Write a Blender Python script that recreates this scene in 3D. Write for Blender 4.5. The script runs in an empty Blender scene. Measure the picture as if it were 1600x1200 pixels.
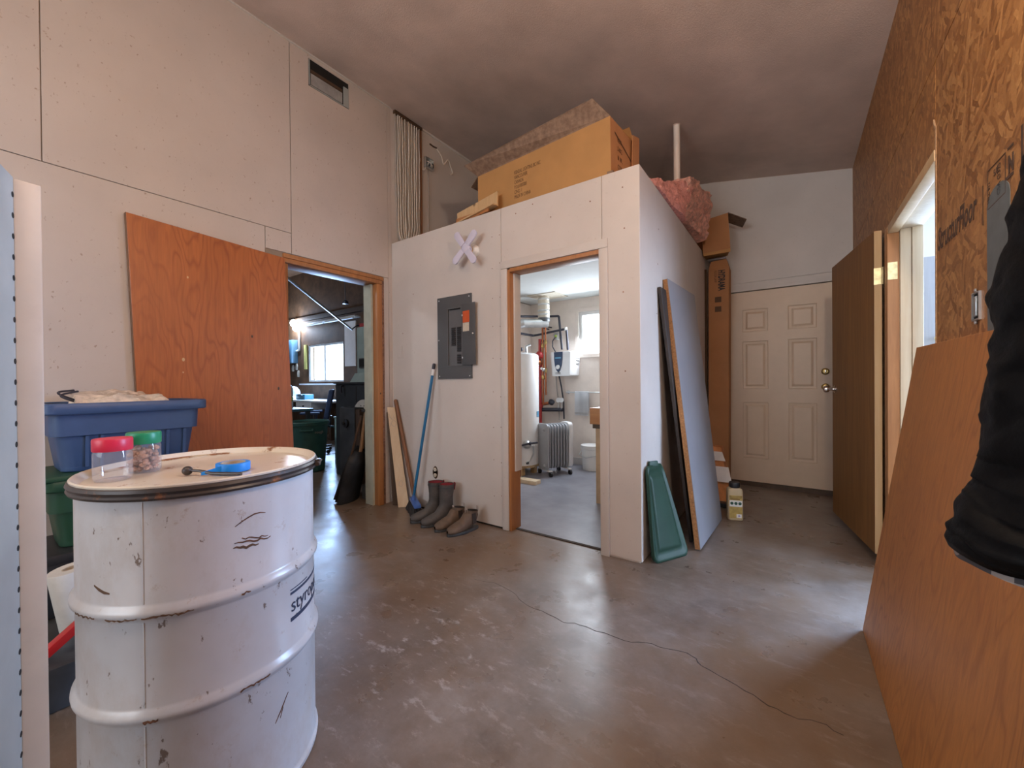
import bpy, bmesh, math, random
from mathutils import Vector, Matrix, noise
random.seed(7)
V = Vector
scn = bpy.context.scene
COL = scn.collection

# ------------------------------------------------------------------ camera
yaw, pitch, roll = math.radians(35.3389), math.radians(-0.336), math.radians(-0.5009)
fwd = V((-math.sin(yaw)*math.cos(pitch), math.cos(yaw)*math.cos(pitch), math.sin(pitch)))
rgt = V((math.cos(yaw), math.sin(yaw), 0)); upv = rgt.cross(fwd)
r2 = rgt*math.cos(roll)+upv*math.sin(roll); u2 = -rgt*math.sin(roll)+upv*math.cos(roll)
cam = bpy.data.cameras.new('camera'); cam.lens = 14.024; cam.sensor_width = 36; cam.sensor_fit = 'HORIZONTAL'
cam.clip_start = 0.02; cam.clip_end = 200
co = bpy.data.objects.new('camera', cam); COL.objects.link(co)
m = Matrix.Identity(4)
for i in range(3):
    m[i][0], m[i][1], m[i][2] = r2[i], u2[i], -fwd[i]
m.translation = (3.1525, -2.4685, 1.1394)
co.matrix_world = m
scn.camera = co

# ------------------------------------------------------------------ world, lights, exposure
w = bpy.data.worlds.new('overcast_sky'); scn.world = w; w.use_nodes = True
bg = w.node_tree.nodes['Background']; bg.inputs[0].default_value = (0.80, 0.90, 1.0, 1); bg.inputs[1].default_value = 6.0

def lamp(name, kind, loc, power, color, size=0.1, rot=None, sy=None):
    l = bpy.data.lights.new(name, kind); l.energy = power; l.color = color
    if kind == 'AREA':
        l.shape = 'RECTANGLE'; l.size = size; l.size_y = sy or size
    else:
        l.shadow_soft_size = size
    o = bpy.data.objects.new(name, l); COL.objects.link(o); o.location = loc
    if rot: o.rotation_euler = rot
    return o
PI = math.pi
WARM = (1.0, 0.83, 0.66)
COOL = (0.38, 0.60, 1.0)
# the two bulbs of this room (outside the frame, above and behind the camera)
lamp('bulb_right', 'POINT', (3.44, -1.60, 2.50), 56, WARM, 0.06)
lamp('bulb_left', 'POINT', (2.0, -2.9, 2.45), 36, WARM, 0.09)
# daylight at the windows, and one added fill at the rear
lamp('rear_fill', 'AREA', (1.6, -5.9, 1.75), 18, (0.74, 0.86, 1.0), 2.4, (PI/2, 0, 0), 1.3)  # added fill light behind the camera, not a known window
lamp('daylight_right_room', 'AREA', (7.3, 0.4, 1.55), 130, COOL, 2.6, (0, PI/2, 0), 1.9)
lamp('daylight_right_room_back', 'AREA', (5.55, 2.40, 1.55), 800, COOL, 1.7, (-1.2, 0, 0), 1.5)
lamp('daylight_utility', 'AREA', (1.02, 2.44, 1.80), 32, (0.78, 0.88, 1.0), 0.5, (-1.08, 0, 0), 0.5)
lamp('daylight_workshop', 'AREA', (-5.53, 2.40, 1.62), 330, COOL, 1.35, (-PI/2, 0, 0), 0.8)
lamp('workshop_led_light', 'POINT', (-6.70, 2.22, 2.50), 70, (0.55, 0.72, 1.0), 0.08)
lamp('workshop_ceiling_light', 'POINT', (-2.6, -1.9, 3.3), 85, (0.86, 0.93, 1.0), 0.15)
scn.view_settings.view_transform = 'Standard'
scn.view_settings.look = 'None'
scn.view_settings.gamma = 1.0
scn.view_settings.use_curve_mapping = False
scn.view_settings.exposure = 0.0

# ------------------------------------------------------------------ materials
class NT:
    def __init__(s, name):
        s.m = bpy.data.materials.new(name); s.m.use_nodes = True
        s.t = s.m.node_tree; s.n = s.t.nodes; s.b = s.n['Principled BSDF']
        s.co = s.n.new('ShaderNodeTexCoord').outputs['Object']
    def link(s, a, b): s.t.links.new(a, b)
    def node(s, k, **kw):
        nd = s.n.new(k)
        for a, v in kw.items(): setattr(nd, a, v)
        return nd
    def mapping(s, scale=(1, 1, 1), rot=(0, 0, 0), loc=(0, 0, 0), src=None):
        mp = s.n.new('ShaderNodeMapping'); s.link(src or s.co, mp.inputs[0])
        mp.inputs['Scale'].default_value = scale; mp.inputs['Rotation'].default_value = rot; mp.inputs['Location'].default_value = loc
        return mp.outputs[0]
    def noise(s, scale, src=None, detail=4, rough=.55, dist=0):
        nd = s.n.new('ShaderNodeTexNoise'); s.link(src or s.co, nd.inputs['Vector'])
        nd.inputs['Scale'].default_value = scale; nd.inputs['Detail'].default_value = detail
        nd.inputs['Roughness'].default_value = rough; nd.inputs['Distortion'].default_value = dist
        return nd.outputs['Fac']
    def ramp(s, fac, stops):
        nd = s.n.new('ShaderNodeValToRGB'); s.link(fac, nd.inputs[0]); e = nd.color_ramp.elements
        while len(e) < len(stops): e.new(.5)
        for k, (p, c) in enumerate(stops):
            e[k].position = p; e[k].color = (c, c, c, 1) if not hasattr(c, '__len__') else (*c[:3], 1)
        return nd.outputs[0]
    def mix(s, fac, a, b, mode='MIX'):
        nd = s.n.new('ShaderNodeMix'); nd.data_type = 'RGBA'; nd.blend_type = mode
        for sock, v in ((nd.inputs[0], fac), (nd.inputs[6], a), (nd.inputs[7], b)):
            if hasattr(v, 'node'): s.link(v, sock)
            elif hasattr(v, '__len__'): sock.default_value = (*v[:3], 1)
            else: sock.default_value = v if sock is nd.inputs[0] else (v, v, v, 1)
        return nd.outputs[2]
    def math(s, op, a, b=0.0, clamp=False):
        nd = s.n.new('ShaderNodeMath'); nd.operation = op; nd.use_clamp = clamp
        for k, v in enumerate((a, b)):
            if hasattr(v, 'node'): s.link(v, nd.inputs[k])
            else: nd.inputs[k].default_value = v
        return nd.outputs[0]
    def out(s, color=None, rough=None, metal=None, bump=None, bstr=.2, bdist=.01, spec=None):
        for nm, v in (('Base Color', color), ('Roughness', rough), ('Metallic', metal), ('Specular IOR Level', spec)):
            if v is None: continue
            if hasattr(v, 'node'): s.link(v, s.b.inputs[nm])
            elif hasattr(v, '__len__'): s.b.inputs[nm].default_value = (*v[:3], 1)
            else: s.b.inputs[nm].default_value = v
        if bump is not None:
            bp = s.n.new('ShaderNodeBump'); bp.inputs['Strength'].default_value = bstr; bp.inputs['Distance'].default_value = bdist
            s.link(bump, bp.inputs['Height']); s.link(bp.outputs[0], s.b.inputs['Normal'])
        return s.m

def plain(name, c, rough=.55, var=.12, scale=9, metal=0, bstr=0.0, bscale=60, spec=None, dirt=0, dirtcol=(.12, .08, .05)):
    t = NT(name)
    f = t.noise(scale)
    lo = [x*(1-var) for x in c]; hi = [min(1, x*(1+var)) for x in c]
    col = t.ramp(f, [(.3, lo), (.7, hi)])
    if dirt:
        g = t.ramp(t.noise(scale*.6, detail=8, rough=.7), [(.55, 0), (.75, dirt)])
        col = t.mix(g, col, dirtcol)
    return t.out(col, rough, metal, t.noise(bscale) if bstr else None, bstr, spec=spec)

def wood(name, c, dark, axis=2, scale=14, rough=.5, knots=False, stretch=.06, contrast=1.0, bstr=.05):
    t = NT(name)
    sc = [1, 1, 1]; sc[axis] = stretch
    v = t.mapping(tuple(sc))
    f = t.noise(scale, v, 6, .6, 1.2)
    f2 = t.noise(scale*6, v, 3, .6)
    fm = t.math('ADD', t.math('MULTIPLY', f, .7), t.math('MULTIPLY', f2, .3))
    a = .5-.22/contrast; b = .5+.22/contrast
    col = t.ramp(fm, [(a, dark), (b, c)])
    big = t.noise(1.3, detail=2)
    col = t.mix(t.ramp(big, [(.35, .0), (.7, .25)]), col, dark)
    if knots:
        k = t.n.new('ShaderNodeTexVoronoi'); t.link(t.mapping((3, 3, 2.2)), k.inputs['Vector']); k.inputs['Scale'].default_value = 1.6
        col = t.mix(t.ramp(k.outputs['Distance'], [(.05, 1), (.11, 0)]), col, [x*.35 for x in dark])
    return t.out(col, rough, None, fm, bstr)

def wave_ply(name, c, dark, horizontal=1, rough=.45):
    # rotary-cut veneer: long wandering cathedral grain running up the sheet
    t = NT(name)
    v = t.mapping((1, 1, .22))
    d = t.noise(2.6, v, 3, .55)
    rings = t.math('FRACT', t.math('MULTIPLY', d, 26.0))
    tri = t.math('ABSOLUTE', t.math('SUBTRACT', rings, .5))
    line = t.ramp(tri, [(.0, 1), (.22, 0)])
    fine = t.noise(95, t.mapping((1, 1, .045)), 3, .7)
    mask = t.ramp(t.noise(1.7, detail=2), [(.35, .35), (.65, 1.0)])
    col = t.ramp(fine, [(.3, [x*.74 for x in c]), (.7, c)])
    col = t.mix(t.math('MULTIPLY', t.math('MULTIPLY', line, mask), .8), col, dark)
    col = t.mix(t.ramp(t.noise(3.5, t.mapping((1, 1, .3)), 3), [(.45, 0), (.75, .35)]), col, dark)
    return t.out(col, rough, None, fine, .04)

def osb(name):
    t = NT(name)
    def layer(rot, sc, seed):
        v = t.mapping((1.0, 1.0, 1.0), (rot, 0, 0), (0, seed, seed*2))
        dn = t.n.new('ShaderNodeTexNoise'); t.link(v, dn.inputs['Vector']); dn.inputs['Scale'].default_value = 9
        jit = t.n.new('ShaderNodeVectorMath'); jit.operation = 'MULTIPLY_ADD'
        t.link(dn.outputs['Color'], jit.inputs[0]); jit.inputs[1].default_value = (.05, .05, .05); t.link(v, jit.inputs[2])
        v2 = t.mapping((.5, sc[0], sc[1]), src=jit.outputs[0])
        vo = t.n.new('ShaderNodeTexVoronoi'); t.link(v2, vo.inputs['Vector']); vo.inputs['Scale'].default_value = 1
        sp = t.n.new('ShaderNodeSeparateColor'); t.link(vo.outputs['Color'], sp.inputs[0])
        return sp.outputs[0], sp.outputs[1]
    a, ra = layer(.35, (15, 60), .3); b, rb = layer(-.75, (14, 56), 1.7); c, rc = layer(1.35, (16, 64), 4.1)
    k1 = t.math('GREATER_THAN', rb, .62); k2 = t.math('GREATER_THAN', rc, .72)
    val = t.mix(k1, a, b); val = t.mix(k2, val, c)
    sep = t.n.new('ShaderNodeRGBToBW'); t.link(val, sep.inputs[0]); val = sep.outputs[0]
    grain = t.noise(160, t.mapping((1, .5, 1), (.35, 0, 0)), 2, .6)
    fm = t.math('ADD', t.math('MULTIPLY', val, .68), t.math('MULTIPLY', grain, .32))
    col = t.ramp(fm, [(.08, (.20, .078, .020)), (.3, (.31, .13, .038)), (.6, (.40, .18, .055)), (.84, (.52, .255, .085)), (1.0, (.74, .44, .18))])
    return t.out(col, .5, None, val, .12, .004)

def painted_board(name, c, speck=.5, tint=(.30, .22, .17), rough=.6):
    # white paint brushed over sheet board: faint strand relief, dings, rubbed patches
    t = NT(name)
    f = t.noise(1.6, detail=5)
    col = t.ramp(f, [(.3, [x*.86 for x in c]), (.7, c)])
    sm = t.noise(55, t.mapping((1, 1, .7)), 3, .6)
    col = t.mix(t.ramp(sm, [(.66, 0), (.74, speck)]), col, tint)
    sm2 = t.noise(17, detail=6, rough=.75)
    col = t.mix(t.ramp(sm2, [(.62, 0), (.8, speck*.35)]), col, tint)
    b = t.noise(38, t.mapping((1, 1, .5), (.5, 0, 0)), 3, .6)
    return t.out(col, rough, None, b, .10, .006)

def concrete(name):
    t = NT(name)
    f = t.noise(2.6, detail=10, rough=.72)
    col = t.ramp(f, [(.30, (.105, .080, .065)), (.5, (.185, .150, .128)), (.72, (.27, .233, .21))])
    col = t.mix(t.ramp(t.noise(.9, detail=7, rough=.62), [(.42, 0), (.64, .75)]), col, (.165, .095, .047))
    # fine trowel marks and scuffs
    sc = t.noise(7, t.mapping((1, 2.6, 1), (0, 0, .5)), 9, .75)
    col = t.mix(t.ramp(sc, [(.54, 0), (.68, .40)]), col, (.33, .29, .265))
    sc2 = t.noise(11, t.mapping((2.4, 1, 1), (0, 0, .2), (5, 2, 0)), 9, .75)
    col = t.mix(t.ramp(sc2, [(.58, 0), (.85, .3)]), col, (.085, .068, .058))
    # dried plaster smears in the middle of the floor
    vd = t.n.new('ShaderNodeVectorMath'); vd.operation = 'DISTANCE'; t.link(t.co, vd.inputs[0]); vd.inputs[1].default_value = (1.80, -1.30, 0)
    msk = t.ramp(vd.outputs['Value'], [(.1, 1), (.80, 0)])
    sm = t.noise(8.5, t.mapping((1, 1.9, 1), (0, 0, -.4)), 9, .72)
    msk2 = t.math('MULTIPLY', msk, t.ramp(sm, [(.56, 0), (.63, 1)]))
    col = t.mix(t.math('MULTIPLY', msk2, .6), col, (.50, .45, .42))
    ro = t.ramp(t.noise(5, detail=6), [(.3, .24), (.7, .42)])
    return t.out(col, ro, None, t.noise(30, detail=8, rough=.7), .10, .004)

def cardboard(name, c):
    t = NT(name)
    f = t.noise(5, detail=5)
    col = t.ramp(f, [(.3, [x*.85 for x in c]), (.7, c)])
    fl = t.noise(220, t.mapping((1, 1, .02)), 1)
    return t.out(col, .75, None, fl, .04)

def drum_paint(name):
    t = NT(name)
    col = t.ramp(t.noise(4, detail=4), [(.3, (.44, .44, .46)), (.7, (.53, .53, .55))])
    g = t.ramp(t.noise(5, t.mapping((1, 1, .55)), 9, .72), [(.47, 0), (.66, .45)])
    col = t.mix(g, col, (.36, .29, .235))
    s = t.ramp(t.noise(34, t.mapping((1, 1, .5)), 4, .65), [(.655, 0), (.69, .85)])
    col = t.mix(s, col, (.10, .055, .03))
    s2 = t.ramp(t.noise(13, t.mapping((1, 1, .9), loc=(2, 3, 1)), 10, .8), [(.60, 0), (.68, .55)])
    col = t.mix(s2, col, (.30, .19, .12))
    return t.out(col, .28, None, t.noise(3, detail=2), .03, .01)

def rusty(name, base, amount=.5, rough=.5, scale=14):
    t = NT(name)
    f = t.noise(scale, detail=8, rough=.7)
    rc = t.ramp(t.noise(60, detail=4), [(.3, (.10, .03, .01)), (.7, (.34, .13, .04))])
    col = t.mix(t.ramp(f, [(.62-amount*.25, 0), (.70-amount*.25, 1)]), base, rc)
    return t.out(col, rough, None, f, .15, .004)

def emit(name, c, s):
    t = NT(name); t.b.inputs['Emission Color'].default_value = (*c, 1); t.b.inputs['Emission Strength'].default_value = s
    return t.out(c, .5)

def clear(name, tint=(1, 1, 1), haze=.0, rough=.03, k=.0):
    t = NT(name); t.n.remove(t.b)
    o = t.n['Material Output']
    tr = t.n.new('ShaderNodeBsdfTransparent'); tr.inputs[0].default_value = (*tint, 1)
    gl = t.n.new('ShaderNodeBsdfGlossy'); gl.inputs['Roughness'].default_value = rough
    lw = t.n.new('ShaderNodeLayerWeight'); lw.inputs[0].default_value = .5
    fr = t.math('ADD', t.math('MULTIPLY', t.math('POWER', lw.outputs['Facing'], 4.0), .6), .04)
    mx = t.n.new('ShaderNodeMixShader'); t.link(fr, mx.inputs[0]); t.link(tr.outputs[0], mx.inputs[1]); t.link(gl.outputs[0], mx.inputs[2])
    res = mx.outputs[0]
    if haze:
        df = t.n.new('ShaderNodeBsdfDiffuse'); df.inputs[0].default_value = (.85, .85, .9, 1)
        m2 = t.n.new('ShaderNodeMixShader'); m2.inputs[0].default_value = haze; t.link(res, m2.inputs[1]); t.link(df.outputs[0], m2.inputs[2]); res = m2.outputs[0]
    t.link(res, o.inputs[0])
    return t.m

def plaid(name):
    t = NT(name)
    def stripes(ax, f):
        sp = t.n.new('ShaderNodeSeparateXYZ'); t.link(t.co, sp.inputs[0])
        return t.math('GREATER_THAN', t.math('FRACT', t.math('MULTIPLY', sp.outputs[ax], f)), .55)
    col = t.mix(stripes(0, 26), (.05, .045, .05), (.24, .21, .20))
    col = t.mix(t.math('MULTIPLY', stripes(2, 30), .5), col, (.42, .38, .36))
    return t.out(col, .9)

M = {}
M['wall'] = painted_board('painted_board', (.57, .507, .468), .85)
M['wall_clean'] = painted_board('painted_drywall', (.635, .585, .55), .22)
M['wall_core'] = plain('wall_framing', (.30, .24, .19), .8)
M['white_room'] = plain('white_wall_paint', (.82, .72, .64), .65, .05)
M['ceiling'] = plain('stippled_ceiling', (.60, .475, .41), .9, .14, 2.2, bstr=.25, bscale=130)
M['ceiling_white'] = plain('white_ceiling_paint', (.66, .68, .67), .8, .03)
M['osb'] = osb('oriented_strand_board')
M['osb_edge'] = plain('strand_board_edge', (.50, .30, .16), .8, .3, 80)
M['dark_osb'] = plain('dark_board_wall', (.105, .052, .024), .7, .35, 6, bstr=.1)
M['concrete'] = concrete('worn_concrete')
M['floor_blue'] = plain('blue_grey_floor_paint', (.23, .23, .265), .38, .18, 4, dirt=.35, dirtcol=(.26, .21, .19))
M['crack'] = plain('crack_dark', (.045, .035, .03), .9)
M['door_ply'] = wave_ply('orange_door_veneer', (.47, .140, .034), (.27, .066, .017))
M['door_edge'] = wood('dark_door_edge', (.20, .10, .05), (.11, .05, .025))
M['brown_door'] = wood('brown_door_veneer', (.30, .135, .038), (.17, .070, .018), scale=18, contrast=1.4, rough=.5)
M['pale_wood'] = wood('pale_pine', (.66, .47, .26), (.50, .31, .15), knots=True)
M['white_pine'] = wood('whitish_pine', (.74, .62, .45), (.58, .43, .27), knots=True)
M['jamb'] = wood('orange_fir_jamb', (.50, .22, .075), (.30, .12, .04), scale=20, knots=True)
M['jamb_paint'] = plain('pale_green_paint', (.44, .46, .38), .6, .12, 8)
M['shim'] = plain('rough_bark_strip', (.24, .13, .09), .9, .45, 45, bstr=.5, bscale=70)
M['lean_ply'] = wave_ply('fir_plywood', (.52, .205, .052), (.27, .085, .020))
M['dark_wood'] = wood('dark_brown_wood', (.10, .055, .03), (.05, .028, .015))
M['cardboard'] = cardboard('cardboard', (.47, .25, .088))
M['cardboard_red'] = cardboard('reddish_cardboard', (.42, .19, .075))
M['cardboard_end'] = cardboard('cardboard_end', (.52, .245, .105))
t = NT('mottled_cardboard'); M['cardboard_dark'] = t.out(t.ramp(t.noise(26, t.mapping((1, 1, 1)), 7, .7), [(.4, (.17, .105, .07)), (.62, (.27, .18, .125))]), .8)
M['ink'] = plain('dark_ink', (.10, .05, .025), .8)
M['ink_black'] = plain('black_ink', (.02, .02, .025), .7)
M['ink_osb'] = plain('brown_stamp_ink', (.085, .045, .028), .8, .3, 60)
M['drum'] = drum_paint('white_drum_paint')
M['drum_lid'] = rusty('worn_cream_lid', (.64, .58, .49), .10, .25, 9)
M['ring'] = rusty('rusty_black_ring', (.040, .030, .027), .12, .4, 10)
M['rust_ink'] = plain('rust_scratch', (.11, .045, .02), .8, .5, 90)
M['rim_rust'] = rusty('rust_patch', (.50, .40, .28), .55, .7, 22)
M['navy_ink'] = plain('navy_print', (.02, .03, .07), .5)
M['blue_tote'] = plain('blue_tote_plastic', (.045, .088, .20), .42, .08)
M['green_tote'] = plain('dark_green_tote_plastic', (.012, .055, .028), .45, .1)
M['green_lid'] = plain('green_bin_plastic', (.010, .045, .026), .5, .15, 6, dirt=.25, dirtcol=(.10, .13, .10))
M['black_plastic'] = plain('black_plastic', (.018, .018, .02), .4)
M['black_dusty'] = plain('dusty_black_plastic', (.045, .048, .052), .45, .4, 7)
M['black_metal'] = plain('black_metal', (.030, .034, .038), .4, .2)
M['bag'] = plain('crumpled_clear_bag', (.66, .56, .46), .25, .35, 16, bstr=.5, bscale=40)
M['red_lid'] = plain('red_plastic', (.56, .018, .06), .4, .04)
M['green_cap'] = plain('green_plastic_cap', (.008, .22, .10), .4, .04)
M['clear'] = clear('clear_plastic', (.97, .97, .98), .10, .06)
M['window_glass'] = clear('window_glass', (.96, .98, .98))
M['nuts'] = plain('brown_nuts', (.42, .22, .13), .7, .4, 30)
M['tape_blue'] = plain('blue_masking_tape', (.005, .22, .72), .5, .05)
M['tape_core'] = plain('tape_core', (.42, .33, .24), .8)
M['cream_metal'] = plain('cream_painted_metal', (.52, .44, .355), .45, .06, dirt=.15)
M['grey_panel_metal'] = plain('grey_green_metal', (.33, .36, .36), .5, .08)
M['hole'] = plain('dark_hole', (.008, .008, .008), .9)
M['panel_grey'] = plain('grey_enamel', (.085, .090, .096), .42, .05)
M['panel_grey_light'] = plain('grey_enamel_light', (.12, .125, .132), .42, .05)
M['screw'] = plain('zinc_screw', (.6, .6, .6), .35, metal=.9)
M['orange_label'] = plain('orange_label', (.60, .10, .025), .6)
M['paper'] = plain('white_label', (.62, .56, .46), .7, .1, 60)
M['lamp_white'] = plain('lavender_white_plastic', (.60, .58, .72), .4, .03)
M['white_plastic'] = plain('white_plastic', (.80, .80, .78), .4, .04)
M['copper'] = plain('copper_pipe', (.42, .14, .06), .35, .25, metal=.7)
M['red_pipe'] = plain('red_pipe', (.40, .03, .03), .45)
M['steel'] = plain('galvanised_steel', (.62, .64, .64), .3, .15, metal=.85)
M['dark_pipe'] = plain('dark_pipe', (.03, .03, .045), .45)
M['blue_handle'] = plain('blue_enamel_handle', (.010, .135, .30), .35)
M['blue_bracket'] = plain('blue_plastic', (.06, .14, .42), .45)
M['bristle'] = plain('black_bristle', (.022, .021, .022), .9, .4, 120, bstr=.6, bscale=240)
M['rubber'] = plain('dusty_rubber', (.070, .060, .055), .6, .3, 14, dirt=.5, dirtcol=(.15, .105, .07))
M['rubber_brown'] = plain('brown_leather', (.115, .075, .05), .65, .3, 14, dirt=.5, dirtcol=(.19, .13, .085))
M['red_lining'] = plain('red_lining', (.22, .02, .03), .9)
M['pull_tab'] = plain('pale_pull_tab', (.45, .38, .34), .9)
M['stick'] = wood('brown_stick', (.26, .11, .045), (.15, .06, .025))
M['cable'] = plain('white_cable', (.68, .62, .55), .5, .05)
M['cable_grey'] = plain('grey_cable', (.38, .34, .31), .5, .05)
M['insul'] = plain('pink_fibreglass', (.88, .37, .32), 1.0, .3, 30, bstr=.8, bscale=120)
M['insul_wrap'] = plain('crinkled_pink_wrap', (.70, .37, .29), .45, .4, 30, bstr=.7, bscale=45)
M['grey_lam'] = plain('grey_laminate', (.25, .25, .275), .38, .08, 2.5)
M['particle'] = plain('particleboard_edge', (.36, .18, .075), .85, .3, 90)
M['dark_board'] = plain('dark_board', (.035, .026, .022), .6, .3)
M['white_door'] = plain('cream_white_door', (.62, .475, .35), .42, .03)
M['brass'] = plain('brass', (.55, .40, .16), .3, .15, metal=.9)
M['brass_plate'] = plain('brassed_hinge', (.70, .62, .36), .35, .25, 40, metal=.6)
M['chrome'] = plain('chrome', (.75, .72, .70), .15, metal=1)
M['jug'] = plain('tan_jug_plastic', (.50, .40, .25), .45, .06)
M['jug_label'] = plain('gold_label', (.46, .33, .10), .55, .25, 30)
M['green_ink'] = plain('dark_green_ink', (.03, .10, .07), .6)
M['violet_ink'] = plain('violet_ink', (.30, .26, .50), .6)
M['orange_bag'] = plain('orange_bag', (.55, .20, .06), .6, .3, 12, bstr=.3, bscale=20)
M['white_bag'] = plain('white_bag', (.72, .66, .62), .6, .1, 12)
M['coat'] = plain('black_quilted_nylon', (.0045, .0045, .005), .55, .3, 14, bstr=.2, bscale=45, spec=.12)
M['plaid'] = plaid('grey_plaid_lining')
M['paint_patch'] = plain('grey_paint', (.135, .148, .150), .7, .12, 18)
M['enamel_white'] = plain('white_enamel', (.80, .80, .80), .3, .03)
M['tank_blue'] = plain('blue_label', (.12, .35, .55), .6)
M['rad_grey'] = plain('grey_radiator_enamel', (.40, .41, .43), .35, .05)
M['shield_blue'] = plain('navy_plastic', (.010, .035, .095), .35)
M['towel'] = plain('white_terry', (.82, .83, .85), .95, .05, bstr=.4, bscale=220)
M['yellow'] = plain('yellow_plastic', (.62, .45, .02), .45)
M['vanity'] = wood('orange_vanity_wood', (.52, .25, .10), (.36, .15, .055), axis=0)
M['vanity_side'] = plain('tan_board', (.48, .33, .20), .6)
M['bin_green'] = plain('green_can_plastic', (.03, .115, .10), .5, .15)
M['chair_blue'] = plain('blue_office_fabric', (.07, .10, .19), .8)
M['resin_green'] = plain('pale_green_resin', (.42, .58, .54), .45)
M['machine_green'] = plain('pale_green_enamel', (.30, .38, .36), .45, .1)
M['box_blue'] = plain('blue_grey_enamel', (.10, .20, .28), .4)
M['wicker'] = plain('wicker', (.45, .32, .18), .85, .4, 60, bstr=.8, bscale=70)
M['handle_wood'] = wood('worn_handle_wood', (.38, .25, .14), (.22, .13, .07))
M['tan_tip'] = plain('tan_tip', (.48, .35, .17), .7)
M['disc'] = plain('off_white_disc', (.60, .58, .53), .55)
M['led'] = emit('led_glow', (.80, .88, 1.0), 60)
M['grey_bag'] = plain('grey_cloth', (.30, .30, .30), .85, .2, 14)
M['case_blue'] = plain('teal_case', (.04, .13, .18), .5)
M['green_sticker'] = plain('lime_label', (.40, .52, .10), .6)
M['yellow_level'] = plain('pale_yellow_enamel', (.68, .62, .20), .5)
M['grey_timber'] = wood('grey_board', (.34, .33, .35), (.25, .24, .26))
M['red_plastic'] = plain('red_tool_plastic', (.42, .012, .012), .4)
M['roll_white'] = plain('white_paper_roll', (.58, .55, .50), .8)
M['ext_siding'] = plain('pale_siding', (.9, .9, .9), .7)

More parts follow.
